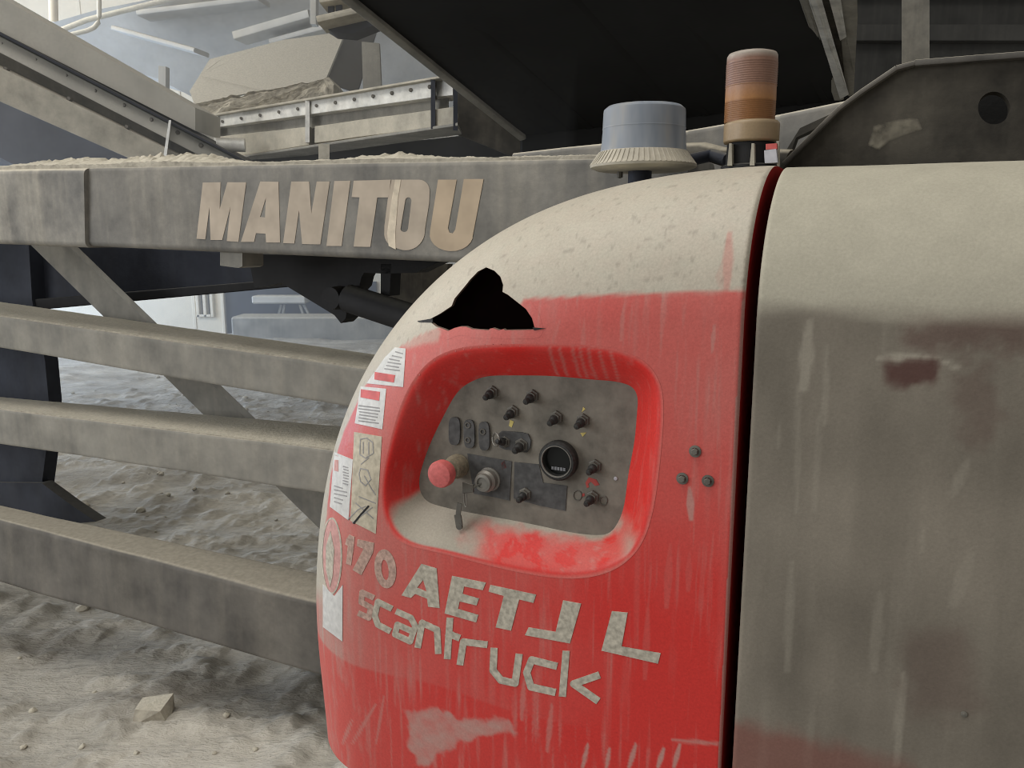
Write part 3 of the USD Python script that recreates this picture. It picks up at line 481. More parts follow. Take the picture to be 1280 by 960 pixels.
def smooth_loop(pts, n, c=(655, 578)):
    p = np.array(pts, float); p = np.vstack([p, p[:1]]); s = np.r_[0, np.cumsum(np.linalg.norm(np.diff(p, axis=0), axis=1))]
    q = CubicSpline(s, p, bc_type='periodic')(np.linspace(0, s[-1], 3000, endpoint=False)); a = np.arctan2(q[:, 1] - c[1], q[:, 0] - c[0]); o = np.argsort(a)
    t = np.linspace(-np.pi, np.pi, n, endpoint=False); return np.stack([np.interp(t, a[o], q[o, 0], period=2 * np.pi), np.interp(t, a[o], q[o, 1], period=2 * np.pi)], 1)
cout, cin = smooth_loop(COUT, 300), smooth_loop(CIN, 300)
ou, oz = hit(cout[:, 0], cout[:, 1]); hole_uz = uzpoly(HOLE); rec_uz = Polygon(np.stack([ou, oz], 1))
# mesh: rays from the lower rear corner out to the outline, dense over the rolled edge
sel = OUT[(OUT[:, 1] >= ZB) & (OUT[:, 0] <= UE)]; sel = np.vstack([[np.interp(ZB, OUT[:2000, 1], OUT[:2000, 0]), ZB], sel, [UE, np.interp(UE, OUT[:, 0][3000:], OUT[:, 1][3000:])]])
s = np.r_[0, np.cumsum(np.linalg.norm(np.diff(sel, axis=0), axis=1))]; NA = 600
ends = np.stack([np.interp(np.linspace(0, s[-1], NA), s, sel[:, k]) for k in (0, 1)], 1)
L = np.linalg.norm(ends - [UE, ZB], axis=1); fr = R / L
inner = np.linspace(0.0005, 1, 250)[None, :] * (1 - fr)[:, None]; outer = 1 - fr[:, None] * (1 - np.sin(np.linspace(0, np.pi / 2, 61)[1:]))[None, :]
rr = np.concatenate([inner, outer], 1); NR = rr.shape[1]
u = (UE + (ends[:, :1] - UE) * rr).ravel(); z = (ZB + (ends[:, 1:] - ZB) * rr).ravel(); f = grid_faces(NA, NR)
u, z, f = cut(u, z, f, hole_uz.buffer(.009), .0026); u, z, f = cut(u, z, f, rec_uz, .0026)
pv, pf = triangulate(hole_uz.buffer(.014).difference(hole_uz), .003)[0]; f = np.concatenate([f, pf + len(u)]); u, z = np.r_[u, pv[:, 0]], np.r_[z, pv[:, 1]]
v = V_hood(u, z); v[len(v) - len(pv):] -= .0002
DENT = uzpoly([(640, 705), (700, 722), (760, 724), (800, 705), (800, 730), (740, 745), (660, 735)])
hm = orient(trimesh.Trimesh(mach(u, v, z), f, process=False), -VV + ZZ * .3)
CLEAN = uzpoly([(930, 365), (935, 500), (915, 700), (905, 940), (420, 940), (408, 780), (407, 660), (414, 592), (430, 540), (456, 484), (480, 455), (502, 434), (524, 421), (548, 412), (640, 400), (656, 375), (800, 369)], None, 4)
RED, FILM, DST = np.array([.56, .026, .020]), np.array([.40, .335, .285]), np.array([.44, .41, .33])
def hood_color(u, z, nz, un):
    q = np.stack([u, un, z], -1)
    w_ = fbm(q * np.array([25, 25, 45]), 4, 1) - .5; d = sstep(.02, .06, nz) * (1 - mask(CLEAN, u + .006 * w_, z + .006 * w_, .005)) * (.93 + .07 * fbm(q * 60, 3, 2))
    big, st1, st2 = fbm(q * 5, 4, 3), fbm(q * np.array([70, 70, 4]), 4, 4), fbm(q * np.array([160, 160, 7]), 3, 5)
    ht = sstep(.75, 1.40, z)
    fl = .08 + .20 * ht + .26 * (big - .45) + .22 * np.maximum(st1 - .52, 0) * 2 + .45 * np.maximum(st2 - .60, 0) * 2
    fl = fl - .10 * sstep(-.55, -.28, u) * sstep(1.32, 1.12, z)
    lowleft = sstep(1.05, .75, z) * sstep(-.80, -1.02, u); fl = fl + .35 * lowleft * (.3 + st1) + .22 * sstep(-.62, -.90, u) * sstep(1.15, .95, z)
    band = sstep(.712, .705, z + .004 * np.sin(u * 20)); fl = fl * (1 - .6 * band) + .5 * band * np.maximum(st2 - .55, 0) * 2
    return d, np.clip(fl, .02, .95)
def wear(u, z, items, fn=None):
    w = np.zeros(len(u))
    for x0, y0, x1, y1, wd, k in items:
        n_ = np.array([y1 - y0, x0 - x1], float); n_ *= wd / 2 / max(np.hypot(*n_), 1e-6)
        pl = uzpoly([(x0 - n_[0] * .3, y0 - n_[1] * .3), (x0 + n_[0] * .3, y0 + n_[1] * .3), ((x0 + x1) / 2 + n_[0], (y0 + y1) / 2 + n_[1]), (x1 + n_[0] * .4, y1 + n_[1] * .4), (x1 - n_[0] * .4, y1 - n_[1] * .4), ((x0 + x1) / 2 - n_[0], (y0 + y1) / 2 - n_[1])], fn)
        w = np.maximum(w, k * mask(pl, u, z, .003))
    return w
def blotch(u, z, pix, soft, fn=None, seed=0, amp=.012):
    w = fbm(np.stack([u * 45, z * 45, 0 * u], -1), 4, seed) - .5; return mask(uzpoly(pix, fn, 4), u + amp * w, z + amp * np.roll(w, 7), soft)
nv = hm.vertex_normals; d, fl = hood_color(u, z, nv[:, 2], v)
fl = np.maximum(fl, (.35 + .5 * fbm(np.stack([u * 60, v * 60, z * 60], -1), 4, 77)) * blotch(u, z, [(520, 955), (512, 915), (508, 890), (540, 888), (575, 905), (635, 902), (640, 910), (590, 918), (558, 938), (535, 952)], .012, seed=8, amp=.03))
fl = np.maximum(fl, wear(u, z, [(862, 610, 864, 650, 9, .6), (893, 405, 890, 440, 5, .5), (893, 470, 893, 490, 4, .3), (838, 680, 833, 760, 10, .15), (862, 690, 860, 740, 8, .14), (810, 760, 806, 850, 8, .12), (700, 620, 690, 660, 5, .2), (735, 930, 728, 960, 4, .6), (762, 935, 758, 960, 4, .6), (795, 930, 786, 960, 5, .6), (830, 935, 822, 960, 5, .65), (850, 930, 842, 960, 5, .6),
    (780, 380, 776, 425, 5, .4), (730, 400, 728, 450, 6, .35), (700, 400, 690, 430, 5, .35), (470, 880, 440, 930, 4, .45), (480, 870, 470, 930, 3, .4), (440, 900, 428, 930, 4, .5), (655, 850, 652, 900, 6, .35), (690, 880, 684, 940, 6, .35), (620, 480, 620, 482, 1, .1), (840, 925, 900, 930, 4, .45)]))
pink = wear(u, z, [(912, 290, 908, 362, 12, .55), (905, 330, 905, 362, 20, .2)])
d = d * (1 - .75 * pink)
d = np.maximum(d, .55 * blotch(u, z, [(548, 415), (530, 405), (500, 430), (520, 432), (545, 425)], .008, seed=4))
col = RED * (1 - fl[:, None]) + FILM * fl[:, None]; dc = DST * (.94 + .12 * fbm(np.stack([u * 30, v * 30, z * 30], -1), 4, 6))[:, None]
specks = np.maximum(fbm(np.stack([u * 110, v * 110, z * 110], -1), 3, 12) - .66, 0) * 3
col = col * (1 - d[:, None]) + dc * (1 - np.clip(specks, 0, .22))[:, None] * d[:, None]
# darker skin at the rim of the recess, worn pale right-hand edge
col = np.where((UE - u < .004)[:, None] & (z < 1.42)[:, None], .5 * col + .5 * FILM, col)
hood = obj('side_hood', hm, 'hood', lift, color=col, label='torn red hood with dust-covered top')
# rim going back, rear end cap and back sheet
def simple_col(tm, c, dust_from=.5):
    n_ = tm.vertex_normals; k = sstep(.05, .3, n_[:, 2])[:, None]; return np.array(c) * (1 - k) + DST * k
n = len(sel); idx = np.linspace(0, n - 1, 300).astype(int); e = sel[idx]; bk = np.linspace(V0 + R, VBACK, 8)
rim = mach(e[:, None, 0] + 0 * bk, bk[None] + 0 * e[:, :1], e[:, None, 1] + 0 * bk); tm = orient(trimesh.Trimesh(rim.reshape(-1, 3), grid_faces(300, 8), process=False), ZZ - UU)
obj('hood_rim', tm, 'hood', hood, color=simple_col(tm, RED))
zz = np.concatenate([np.linspace(ZB, sel[-1, 1] - R, 120), sel[-1, 1] - R * (1 - np.sin(np.linspace(0, np.pi / 2, 60)))[1:]]); ve = V_hood(np.full(len(zz), UE), zz)
cap = np.stack([mach(np.full(len(zz), UE), ve + (VBACK - ve) * k, zz) for k in np.linspace(0, 1, 6)], 1)
tm = orient(trimesh.Trimesh(cap.reshape(-1, 3), grid_faces(len(zz), 6), process=False), UU); obj('hood_flange', tm, 'hood', hood, color=np.repeat(RED[None] * .8, len(tm.vertices), 0))
v2, ff = triangulate(Polygon(np.vstack([e, [UE, ZB]])), .1)[0]; obj('hood_light_block', shell(v2, ff, mach(v2[:, 0], 0 * v2[:, 0] + VBACK - .004, v2[:, 1]), mach(v2[:, 0], 0 * v2[:, 0] + VBACK, v2[:, 1])), 'inner', hood)  # unseen back sheet added to keep light out of the hole
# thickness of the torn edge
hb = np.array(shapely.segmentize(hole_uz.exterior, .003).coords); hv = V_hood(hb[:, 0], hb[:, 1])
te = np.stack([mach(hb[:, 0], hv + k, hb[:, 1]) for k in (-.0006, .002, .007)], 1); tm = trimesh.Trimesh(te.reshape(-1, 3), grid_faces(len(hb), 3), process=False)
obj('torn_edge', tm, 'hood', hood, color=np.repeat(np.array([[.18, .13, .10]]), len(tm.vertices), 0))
def drape(pix, m, parent, name, off=.0008, size=4., holes=(), fn=None, label=None, kind=None):
    g = pix if not isinstance(pix, list) else Polygon(pix, holes).buffer(0); out = []; fn = fn or V_hood
    for v2, f in triangulate(g, size):
        uu, zz = hit(v2[:, 0], v2[:, 1], fn); vv = fn(uu, zz); out.append(shell(v2, f, mach(uu, vv - off, zz), mach(uu, vv + .001, zz)))
    return obj(name, cat(out), m, parent, smooth=60, label=label, kind=kind)
drape([(522, 401), (541, 398), (541, 403), (524, 402.5)], 'black', hood, 'crack', .0012); drape([(666, 409), (682, 410.5), (668, 412.8)], 'black', hood, 'crack', .0012)
# control recess
VP = V0 + .052
iu_ = onv(cin[:, 0], cin[:, 1], VP); iu, iz = iu_ @ UU, iu_[:, 2]; ov = V_hood(ou, oz)
tt = np.r_[-.03, np.linspace(0, 1, 36)]; sp_t = lambda x: .05 * np.log1p(np.exp((x - .14) / .05)); bb_ = (sp_t(tt) - sp_t(0)) / (sp_t(1) - sp_t(0))
rg = np.stack([mach(ou + (iu - ou) * k, ov + (VP - ov) * b_ - (.0003 if k < .02 else 0), oz + (iz - oz) * k) for k, b_ in zip(tt, bb_)], 1)
tm = orient(trimesh.Trimesh(rg.reshape(-1, 3), grid_faces(300, len(tt), True), process=False), -VV)
ru, rv_, rz = tm.vertices @ UU, tm.vertices @ VV, tm.vertices[:, 2]; q = np.stack([ru, rv_, rz], -1); nz = tm.vertex_normals[:, 2]; T2 = np.tile(tt, 300)
wob = fbm(q * 30, 4, 31); pxx = (np.repeat(cout[:, 0], len(tt)) * (1 - T2) + np.repeat(cin[:, 0], len(tt)) * T2)
wipe = sstep(575, 625, pxx + 60 * (wob - .5)) * sstep(800, 770, pxx)           # rubbed clean by hands along the sill
dd = sstep(.12, .4, nz + .25 * (wob - .5)) * (1 - wipe * sstep(.97, .70, T2 + .5 * (wob - .5)))
fl = np.clip(.03 + .2 * (fbm(q * 9, 4, 33) - .45) + .5 * np.maximum(fbm(q * np.array([130, 130, 8]), 3, 35) - .6, 0) * 2 + .25 * sstep(.1, -.02, T2) + .16 * sstep(.2, .5, nz) * (wob > .45) * wob * 1.6, .0, .8)
for x in (688, 700, 716, 725, 736, 750, 765): fl = np.maximum(fl, .35 * np.exp(-((pxx - x - 10 * T2 + 6 * (wob - .5)) / 2.2) ** 2) * (nz < 0) * (T2 < .95))
rc = (np.array([.62, .018, .013]) * (1 - .0 * wipe[:, None])) * (1 - fl[:, None]) + FILM * fl[:, None]; rc = rc * (1 - dd[:, None]) + np.array([.36, .325, .26]) * dd[:, None]
obj('control_recess', tm, 'hood', hood, color=rc, label='moulded red recess with a dusty ledge')

# ------------------------------------------------------------------ control panel
pan_poly = Polygon(cin).buffer(4)
pan = obj('control_panel', cat([shell(v2, f, onv(v2[:, 0], v2[:, 1], VP - .0005), onv(v2[:, 0], v2[:, 1], VP - .0005) + VV * .02) for v2, f in triangulate(pan_poly, 30)]), 'panel', lift, label='dusty grey control panel with switches and a round display')
def cpx(x, y): return (500 + x / 3.69, 430 + y / 3.69)
def pp_(x, y, h=0): return onv(*cpx(x, y), VP - .0005) - VV * h
def print_(pts, m, name='printed_plate', h=.0012): obj(name, plate(P(pts, 3.69, (500, 430)), VP - .0005 - h, h + .001, 60), m, pan)
def pill(cx, cy, w, h, sl=.0): return [(cx + x * w / 2 + sl * y, cy + y * h / 2) for x, y in [(math.copysign(abs(math.cos(a)) ** .6, math.cos(a)), math.copysign(abs(math.sin(a)) ** .6, math.sin(a))) for a in np.linspace(0, 2 * np.pi, 20, endpoint=False)]]
def toggle(x, y, dx=-.25, dz=-.3, s=1.0):
    o = pp_(x + 8, y, 0)
    obj('switch_nut', lathe([(.0115 * s, 0), (.0115 * s, .004), (.0085 * s, .005), (.008 * s, .009), (0, .009)], o, -VV, 6), 'nut', pan, smooth=20)
    a = -VV + dx * UU * .6 + dz * ZZ; a /= np.linalg.norm(a)
    obj('toggle_switch', lathe([(.0075 * s, .004), (.0078 * s, .010), (.0068 * s, .014), (.0048 * s, .016), (.0054 * s, .021), (.0044 * s, .024), (0, .025)], o, a, 16), 'knob', pan)
for x, y in ((420, 222), (605, 240), (515, 312), (715, 338), (838, 352), (893, 562), (882, 705), (572, 690)): toggle(x, y)
print_(pill(250, 402, 52, 128), 'pdark', 'rocker_switch', .004); print_(pill(318, 415, 50, 130, 2), 'pdark', 'rocker_switch', .004); print_(pill(387, 425, 50, 132, 2), 'pdark', 'rocker_switch', .004)
for x, y in ((318, 440), (387, 402), (318, 372)): obj('pilot_ring', lathe([(.0035, 0), (.0035, .0015), (.0055, .0015), (.0055, 0)], pp_(x, y, .004), -VV, 16), 'nut', pan)
print_([(455, 412), (470, 402), (560, 408), (590, 416), (603, 445), (600, 480), (585, 500), (555, 498), (480, 486), (458, 475), (448, 440)], 'pdark', 'rocker_plate', .003)
obj('guard_ring', cat([tube([pp_(460 + 22 * math.cos(a), 432 + 30 * math.sin(a), .014 + .006 * math.cos(a)) for a in np.linspace(0, 2 * np.pi, 18)], .0018, 6)]), 'steel', pan); toggle(480, 450, -.4, .2, .9); toggle(556, 465, -.3, -.3, 1.1)
print_([(310, 505), (515, 542), (505, 722), (430, 706), (340, 690)], 'pdark'); print_([(527, 545), (640, 555), (660, 640), (770, 655), (763, 770), (640, 745), (524, 712)], 'pdark')
# round display
gc = pp_(738, 532); G_ = 1.40
obj('display_bezel', lathe([(a_ * G_, b_) for a_, b_ in [(.0235, 0), (.0235, .012), (.0215, .016), (.0190, .0165), (.0178, .014), (.0172, .004)]], gc, -VV, 48), 'knob', pan, smooth=25)
obj('display_bezel_ring', lathe([(a_ * G_, b_) for a_, b_ in [(.0190, .0150), (.0190, .0172), (.0182, .0172), (.0176, .0150)]], gc, -VV, 48), 'steel', pan); obj('display', lathe([(a_ * G_, b_) for a_, b_ in [(0, .005), (.0176, .005), (.0176, .001)]], gc, -VV, 48), 'screen', pan)
cgu = lambda du, dz, h: gc + UU * du * G_ + ZZ * dz * G_ - VV * h
obj('display_digits', cat([loft([cgu(-.009 + .0037 * k, -.0085, .0062), cgu(-.009 + .0037 * k, -.0085, .0052), cgu(-.009 + .0037 * k, -.0125, .0052), cgu(-.009 + .0037 * k, -.0125, .0062)], [cgu(-.0062 + .0037 * k, -.0085, .0062), cgu(-.0062 + .0037 * k, -.0085, .0052), cgu(-.0062 + .0037 * k, -.0125, .0052), cgu(-.0062 + .0037 * k, -.0125, .0062)], .0004, 1, 1) for k in range(5)]), 'gline', pan)
# emergency stop
eo = pp_(270, 560); obj('stop_button_collar', lathe([(.021, 0), (.021, .012), (.0185, .016), (.0185, .030), (.014, .031), (.0135, .046)], eo, -VV, 40), 'collar', pan)
obj('stop_button', lathe([(.0155, .044), (.0215, .046), (.0232, .050), (.0232, .062), (.0215, .066), (.014, .0685), (0, .069)], eo, -VV, 40), 'ered', pan)
# key switch with key and tag
ko = pp_(415, 622); obj('key_switch', lathe([(a_ * 1.2, b_) for a_, b_ in [(.0175, 0), (.0175, .004), (.0150, .005), (.0150, .012), (.0160, .012), (.0160, .017), (.0130, .021), (.0125, .028), (.0085, .029), (.0080, .026), (0, .026)]], ko, -VV, 36), 'steel', pan, smooth=25)
kc = pp_(350, 640, .03); obj('key', cat([loft([kc + UU * -.0085 + ZZ * .010 - VV * .002, kc + UU * -.0085 + ZZ * .010 + VV * .002, kc + UU * -.0085 - ZZ * .012 + VV * .002, kc + UU * -.0085 - ZZ * .012 - VV * .002], [kc + UU * .012 + ZZ * .007 - VV * .002, kc + UU * .012 + ZZ * .007 + VV * .002, kc + UU * .012 - ZZ * .007 + VV * .002, kc + UU * .012 - ZZ * .007 - VV * .002], .002), bar(kc + UU * .008, ko - VV * .022, .006, .004, .001)]), 'nut', pan)
obj('key_ring', tube([kc + UU * (-.004 + .004 * math.sin(a)) + ZZ * (-.022 + .013 * math.cos(a)) - VV * .002 * math.sin(a) for a in np.linspace(0, 2 * np.pi, 20)], .001, 6), 'steel', pan)
kt = pp_(306, 770, .03); obj('key_tag', cat([bar(kt + ZZ * .024 + UU * .004, kt - ZZ * .004, .010, .002, .001, VV), bar(kt + ZZ * .002, kt - ZZ * .016 + UU * .003, .014, .003, .001, VV), lathe([(0, -.002), (.006, -.002), (.006, .002), (0, .002)], kt - ZZ * .018 + UU * .003, VV, 14)]), 'nut', pan)
print_([(468, 548), (482, 538), (492, 570), (470, 582)], 'pred', 'red_mark'); print_([(855, 640), (870, 615), (905, 625), (920, 650), (900, 655), (880, 635), (868, 645), (872, 660), (862, 665)], 'pred', 'red_mark', .0006)
print_([(836, 692), (850, 688), (852, 700), (838, 706)], 'pred', 'red_mark', .0006); print_([(508, 350), (525, 358), (515, 385), (502, 378)], 'yel', 'yellow_mark', .0006); print_([(845, 290), (855, 300), (838, 315)], 'yel', 'yellow_mark', .0006); print_([(832, 410), (860, 408), (842, 428)], 'yel', 'yellow_mark', .0006)
for x, y, r_ in ((820, 698, 19), (940, 722, 17)): obj('printed_ring', tube([pp_(x + r_ * math.cos(a), y + r_ * 1.2 * math.sin(a), .0005) for a in np.linspace(0, 2 * np.pi, 20)], .0009, 5), 'nut', pan)
obj('rivet', lathe([(0, .002), (.003, .0015), (.003, 0)], pp_(995, 620), -VV, 12), 'label', pan)

# ------------------------------------------------------------------ lettering and stickers on the hood
oA, sA, oB, sB, oC, sC = (390, 640), 5.3333, (600, 700), 5.3333, (380, 640), 2.6667
def el(cx, cy, rx, ry, tilt=0, n=28): return [(cx + rx * math.cos(a) - tilt * ry * math.sin(a), cy + ry * math.sin(a)) for a in np.linspace(0, 2 * np.pi, n, endpoint=False)]
for pix, holes, nm, m_ in [
    (P([(250, 150), (285, 165), (276, 260), (262, 355), (228, 345), (240, 225), (222, 215), (230, 180)], sA, oA), [], 'letter', 'faded'),
    (P([(305, 180), (415, 205), (408, 270), (330, 420), (272, 385), (345, 245), (300, 225)], sA, oA), [], 'letter', 'faded'),
    (P(el(490, 378, 72, 130, -.08), sA, oA), [P(el(488, 385, 24, 68, -.1), sA, oA)], 'letter', 'faded'),
    (P([(730, 345), (832, 375), (852, 640), (775, 630), (768, 577), (690, 545), (660, 572), (597, 555)], sA, oA), [P([(742, 452), (765, 530), (702, 503)], sA, oA)], 'letter', 'white'),
    (P([(935, 425), (1160, 470), (1140, 520), (1015, 495), (1005, 545), (1115, 575), (1098, 622), (985, 595), (975, 645), (1110, 685), (1095, 735), (885, 675)], sA, oA), [], 'letter', 'white'),
    (P([(70, 165), (375, 230), (357, 285), (262, 262), (208, 470), (105, 448), (160, 238), (58, 210)], sB, oB), [], 'letter', 'white'),
    (P([(555, 268), (675, 290), (600, 555), (300, 500), (325, 448), (505, 478)], sB, oB), [], 'letter', 'white'),
    (P([(880, 340), (985, 350), (945, 575), (1205, 620), (1187, 690), (810, 603)], sB, oB), [], 'letter', 'white')]:
    drape(pix, m_, hood, nm, holes=holes)
STR = [(oA, sA, [[(415, 572), (335, 535), (330, 600), (392, 635), (380, 705), (308, 672)]], 7), (oA, sA, [[(535, 645), (440, 598), (420, 690), (440, 750), (525, 795)]], 7.5), (oA, sA, [[(560, 660), (660, 705), (690, 760), (655, 862), (555, 815), (570, 750), (680, 800)]], 7.5),
    (oA, sA, [[(705, 905), (735, 738), (835, 785), (843, 945)]], 8), (oC, sC, [[(487, 352), (478, 490)], [(474, 402), (520, 420)]], 8.5), (oC, sC, [[(520, 510), (532, 432), (612, 442)]], 8.5),
    (oB, sB, [[(95, 585), (88, 735), (140, 800), (235, 820), (262, 625)]], 9), (oB, sB, [[(515, 708), (345, 665), (312, 750), (340, 845), (505, 882)]], 9), (oB, sB, [[(575, 605), (550, 910)], [(798, 765), (625, 825), (790, 940)]], 9)]
for o, s_, ls, w in STR: drape(unary_union([LineString(P(l, s_, o)).buffer(w / 2, cap_style='flat', join_style='round') for l in ls]), 'faded' if o is oA and ls[0][0][0] < 420 else 'white', hood, 'letter')
oS, sS = (380, 420), 3.69
def sticker(pts, m, name='sticker', off=.0007, **k): return drape(P(pts, sS, oS), m, hood, name, off, **k)
sticker([(420, 52), (470, 58), (458, 235), (288, 218), (335, 155), (372, 100)], 'paper'); sticker([(328, 165), (422, 180), (416, 214), (326, 200)], 'sred', 'sticker_block', .0013)
sticker([(262, 232), (380, 243), (362, 430), (235, 402)], 'paper'); sticker([(264, 245), (352, 257), (348, 298), (262, 282)], 'sred', 'sticker_block', .0013)
sticker([(232, 442), (360, 464), (332, 912), (215, 852)], 'oldpaper'); sticker([(140, 535), (226, 570), (206, 850), (120, 787)], 'paper')
rs = np.random.RandomState(5); ink = []
for y, x0, x1 in ((72, 420, 455), (90, 405, 450), (105, 392, 440), (120, 385, 446), (135, 378, 436), (150, 370, 440)): ink.append([(x0 + 2, y), (x1 + 2, y + 9)])
for k in range(6): ink.append([(252 + rs.rand() * 6, 320 + 14 * k), (325 + rs.rand() * 28, 332 + 14 * k)])
for k in range(7): ink.append([(178 + rs.rand() * 6, 600 + 13 * k), (203 + rs.rand() * 8, 607 + 13 * k)])
for k in range(5): ink.append([(140, 690 + 18 * k), (175 + rs.rand() * 25, 702 + 18 * k)])
drape(unary_union([LineString(P(l, sS, oS)).buffer(.65, cap_style='flat') for l in ink]), 'ink', hood, 'sticker_print', .0012, kind='stuff')
drw = [[(262, 475), (258, 545), (285, 562), (322, 540), (318, 490), (290, 470), (262, 475)], [(275, 490), (275, 540)], [(300, 490), (300, 545)], [(255, 635), (262, 610), (295, 618), (310, 660), (285, 690), (262, 670), (255, 635)], [(280, 645), (310, 700), (330, 730)], [(300, 560), (265, 590)], [(205, 845), (250, 800), (285, 785)], [(225, 860), (270, 825), (315, 790)], [(240, 770), (320, 840)], [(255, 740), (330, 770)]]
for g_ in polys(unary_union([LineString(P(l, sS, oS)).buffer(.55) for l in drw])): drape(g_, 'ink', hood, 'sticker_print', .0012)
drape(unary_union([LineString(P(l, sS, oS)).buffer(1.1) for l in [[(232, 862), (262, 825), (298, 785)]]]), 'black', hood, 'sticker_tear', .0014)
sticker([(143, 570), (160, 572), (160, 625), (140, 620)], 'pale', 'sticker_block', .0013)
lp = Polygon(P(el(132, 292, 70, 256, 0, 60), sA, oA)); lq = Polygon(P([(74, 480), (150, 560), (206, 485), (204, 862), (75, 765)], sA, oA))
drape(lp.difference(Polygon(P(el(132, 292, 60, 244, 0, 60), sA, oA))), 'white', hood, 'emblem_ring'); drape(Polygon(P(el(134, 292, 60, 244, 0, 60), sA, oA)), 'pale', hood, 'emblem_field', .0005)
drape(P([(125, 125), (150, 250), (140, 420), (122, 500), (95, 380), (95, 230)], sA, oA), 'white', hood, 'emblem_leaf', .0012)
drape(lq.difference(Polygon(P(el(132, 292, 60, 244, 0, 60), sA, oA))).buffer(0), 'paper', hood, 'sticker', .0011)
# three bolts on the flank
for x, y in ((869, 564), (853, 598), (885, 601)):
    uu, zz = [float(a_[0]) for a_ in hit(float(x), float(y))]; o = mach(uu, V0, zz)
    obj('bolt', cat([lathe([(.0088, -.001), (.0088, .0016), (.0055, .002)], o, -VV, 24), lathe([(.0052, .001), (.0052, .0062), (.0042, .0068), (0, .0068)], o, -VV, 6)]), 'bolt', hood, smooth=20)

# ------------------------------------------------------------------ rear hood
NU, us = 250, np.r_[UG + .007 * (1 - np.cos(np.linspace(0, np.pi / 2, 8))), np.linspace(UG + .010, UG + 1.0, 240)]
ss = np.r_[np.linspace(.40, 1, 180)[:-1], 1 + np.linspace(0, 1, 61)]
zt = ztop(us)[:, None]; zlow = np.where(ss <= 1, .40 + (ss - .4) / .6 * (1.6 - R - .42), 0)[None]
Zr = np.where(ss[None] <= 1, zlow + (zt - 1.6 + .02) * sstep(.5, 1, ss)[None], zt - R * (1 - np.sin(np.clip(ss[None] - 1, 0, 1) * np.pi / 2)))
Ur = np.repeat(us[:, None], len(ss), 1); u, z = Ur.ravel(), Zr.ravel(); v = V_rear(u, z)
bulge = .004 * (fbm(np.stack([u * 2.5, z * 2.5, 0 * u], -1), 3, 41) - .5) * sstep(0, .05, u - UG); v = v + bulge
tm = orient(trimesh.Trimesh(mach(u, v, z), grid_faces(len(us), len(ss)), process=False), -VV + .3 * ZZ)
q = np.stack([u, v, z], -1); nz = tm.vertex_normals[:, 2]
big, st1, st2, fine = fbm(q * 4.5, 5, 51), fbm(q * np.array([28, 28, 2.2]), 4, 52), fbm(q * np.array([75, 75, 4]), 3, 53), fbm(q * 30, 4, 54)
filmc = np.array([.185, .163, .130])[None] * (.50 + .60 * big + .42 * fbm(q * np.array([16, 16, 9]), 4, 57))[:, None] * (1 + .45 * (st1 - .5))[:, None]
lt_ = .3 * np.maximum(st2 - .60, 0) * 2 + wear(u, z, [(1012, 400, 1004, 490, 16, .75), (1033, 430, 1030, 530, 7, .4), (998, 480, 996, 640, 6, .35), (975, 530, 972, 560, 5, .35), (1024, 520, 1018, 640, 8, .3), (990, 700, 984, 840, 10, .35), (1100, 740, 1092, 840, 14, .28), (1130, 840, 1120, 958, 10, .55), (1210, 575, 1190, 620, 12, .4), (1154, 660, 1152, 690, 5, .4), (1215, 690, 1190, 760, 18, .3)], V_rear) * (.35 + .5 * fine)
lt_ = np.maximum(lt_, .75 * wear(u, z, [(1096, 446, 1172, 448, 7, 1), (1172, 448, 1200, 462, 2.5, .8)], V_rear) * (.5 + fine))
filmc = filmc + (np.array([.36, .33, .265]) - filmc) * np.clip(lt_, 0, .85)[:, None]
dk = np.maximum.reduce([.9 * blotch(u, z, [(1108, 456), (1172, 452), (1168, 472), (1130, 482), (1112, 474)], .012, V_rear, 1, .03), .55 * blotch(u, z, [(1140, 405), (1200, 398), (1290, 385), (1300, 400), (1262, 430), (1180, 425), (1150, 425)], .03, V_rear, 2, .06), .35 * blotch(u, z, [(1210, 475), (1235, 470), (1235, 535), (1215, 540)], .03, V_rear, 3, .05), .3 * blotch(u, z, [(1140, 800), (1200, 800), (1210, 880), (1150, 890)], .03, V_rear, 5, .03)])
filmc = filmc + (np.array([.085, .040, .034]) - filmc) * dk[:, None]
low = sstep(.815, .775, z + .03 * (fine - .5) + .05 * (st1 - .5)) * sstep(UG + .6, UG, u) * .55; low = np.maximum(low, sstep(.73, .70, z + .03 * (fine - .5) + .02 * (st2 - .5)) * .8)
filmc = filmc + (np.array([.19, .034, .026]) - filmc) * low[:, None]
d = sstep(.0, .16, nz - .02 + .12 * (fbm(q * np.array([9, 9, 30]), 4, 55) - .5)) * sstep(.0, .04, nz)
col = filmc * (1 - d[:, None]) + (np.array([.385, .36, .285]) * (.9 + .2 * fine)[:, None]) * d[:, None]
rear = obj('rear_hood', tm, 'rear', lift, color=col, label='large grey-brown dusty hood at right')
ve = V_rear(np.full(len(ss), UG), Zr[0]); cap = np.stack([mach(np.full(len(ss), UG), ve + (VBACK - ve) * k, Zr[0]) for k in np.linspace(0, 1, 5)], 1)
tm = orient(trimesh.Trimesh(cap.reshape(-1, 3), grid_faces(len(ss), 5), process=False), -UU); obj('hood_flange', tm, 'inner', rear, smooth=True)
tp = np.stack([mach(us, np.full(len(us), V0 + R + k), ztop(us)) for k in (0, .05, .09)], 1); obj('hood_rim', orient(trimesh.Trimesh(tp.reshape(-1, 3), grid_faces(len(us), 3), process=False), ZZ), 'dustpile', rear, smooth=True)
obj('bolt', lathe([(.004, -.001), (.004, .002), (0, .003)], mach(float(hit(1205., 892., V_rear)[0][0]), V0, float(hit(1205., 892., V_rear)[1][0])), -VV, 12), 'bolt', rear)
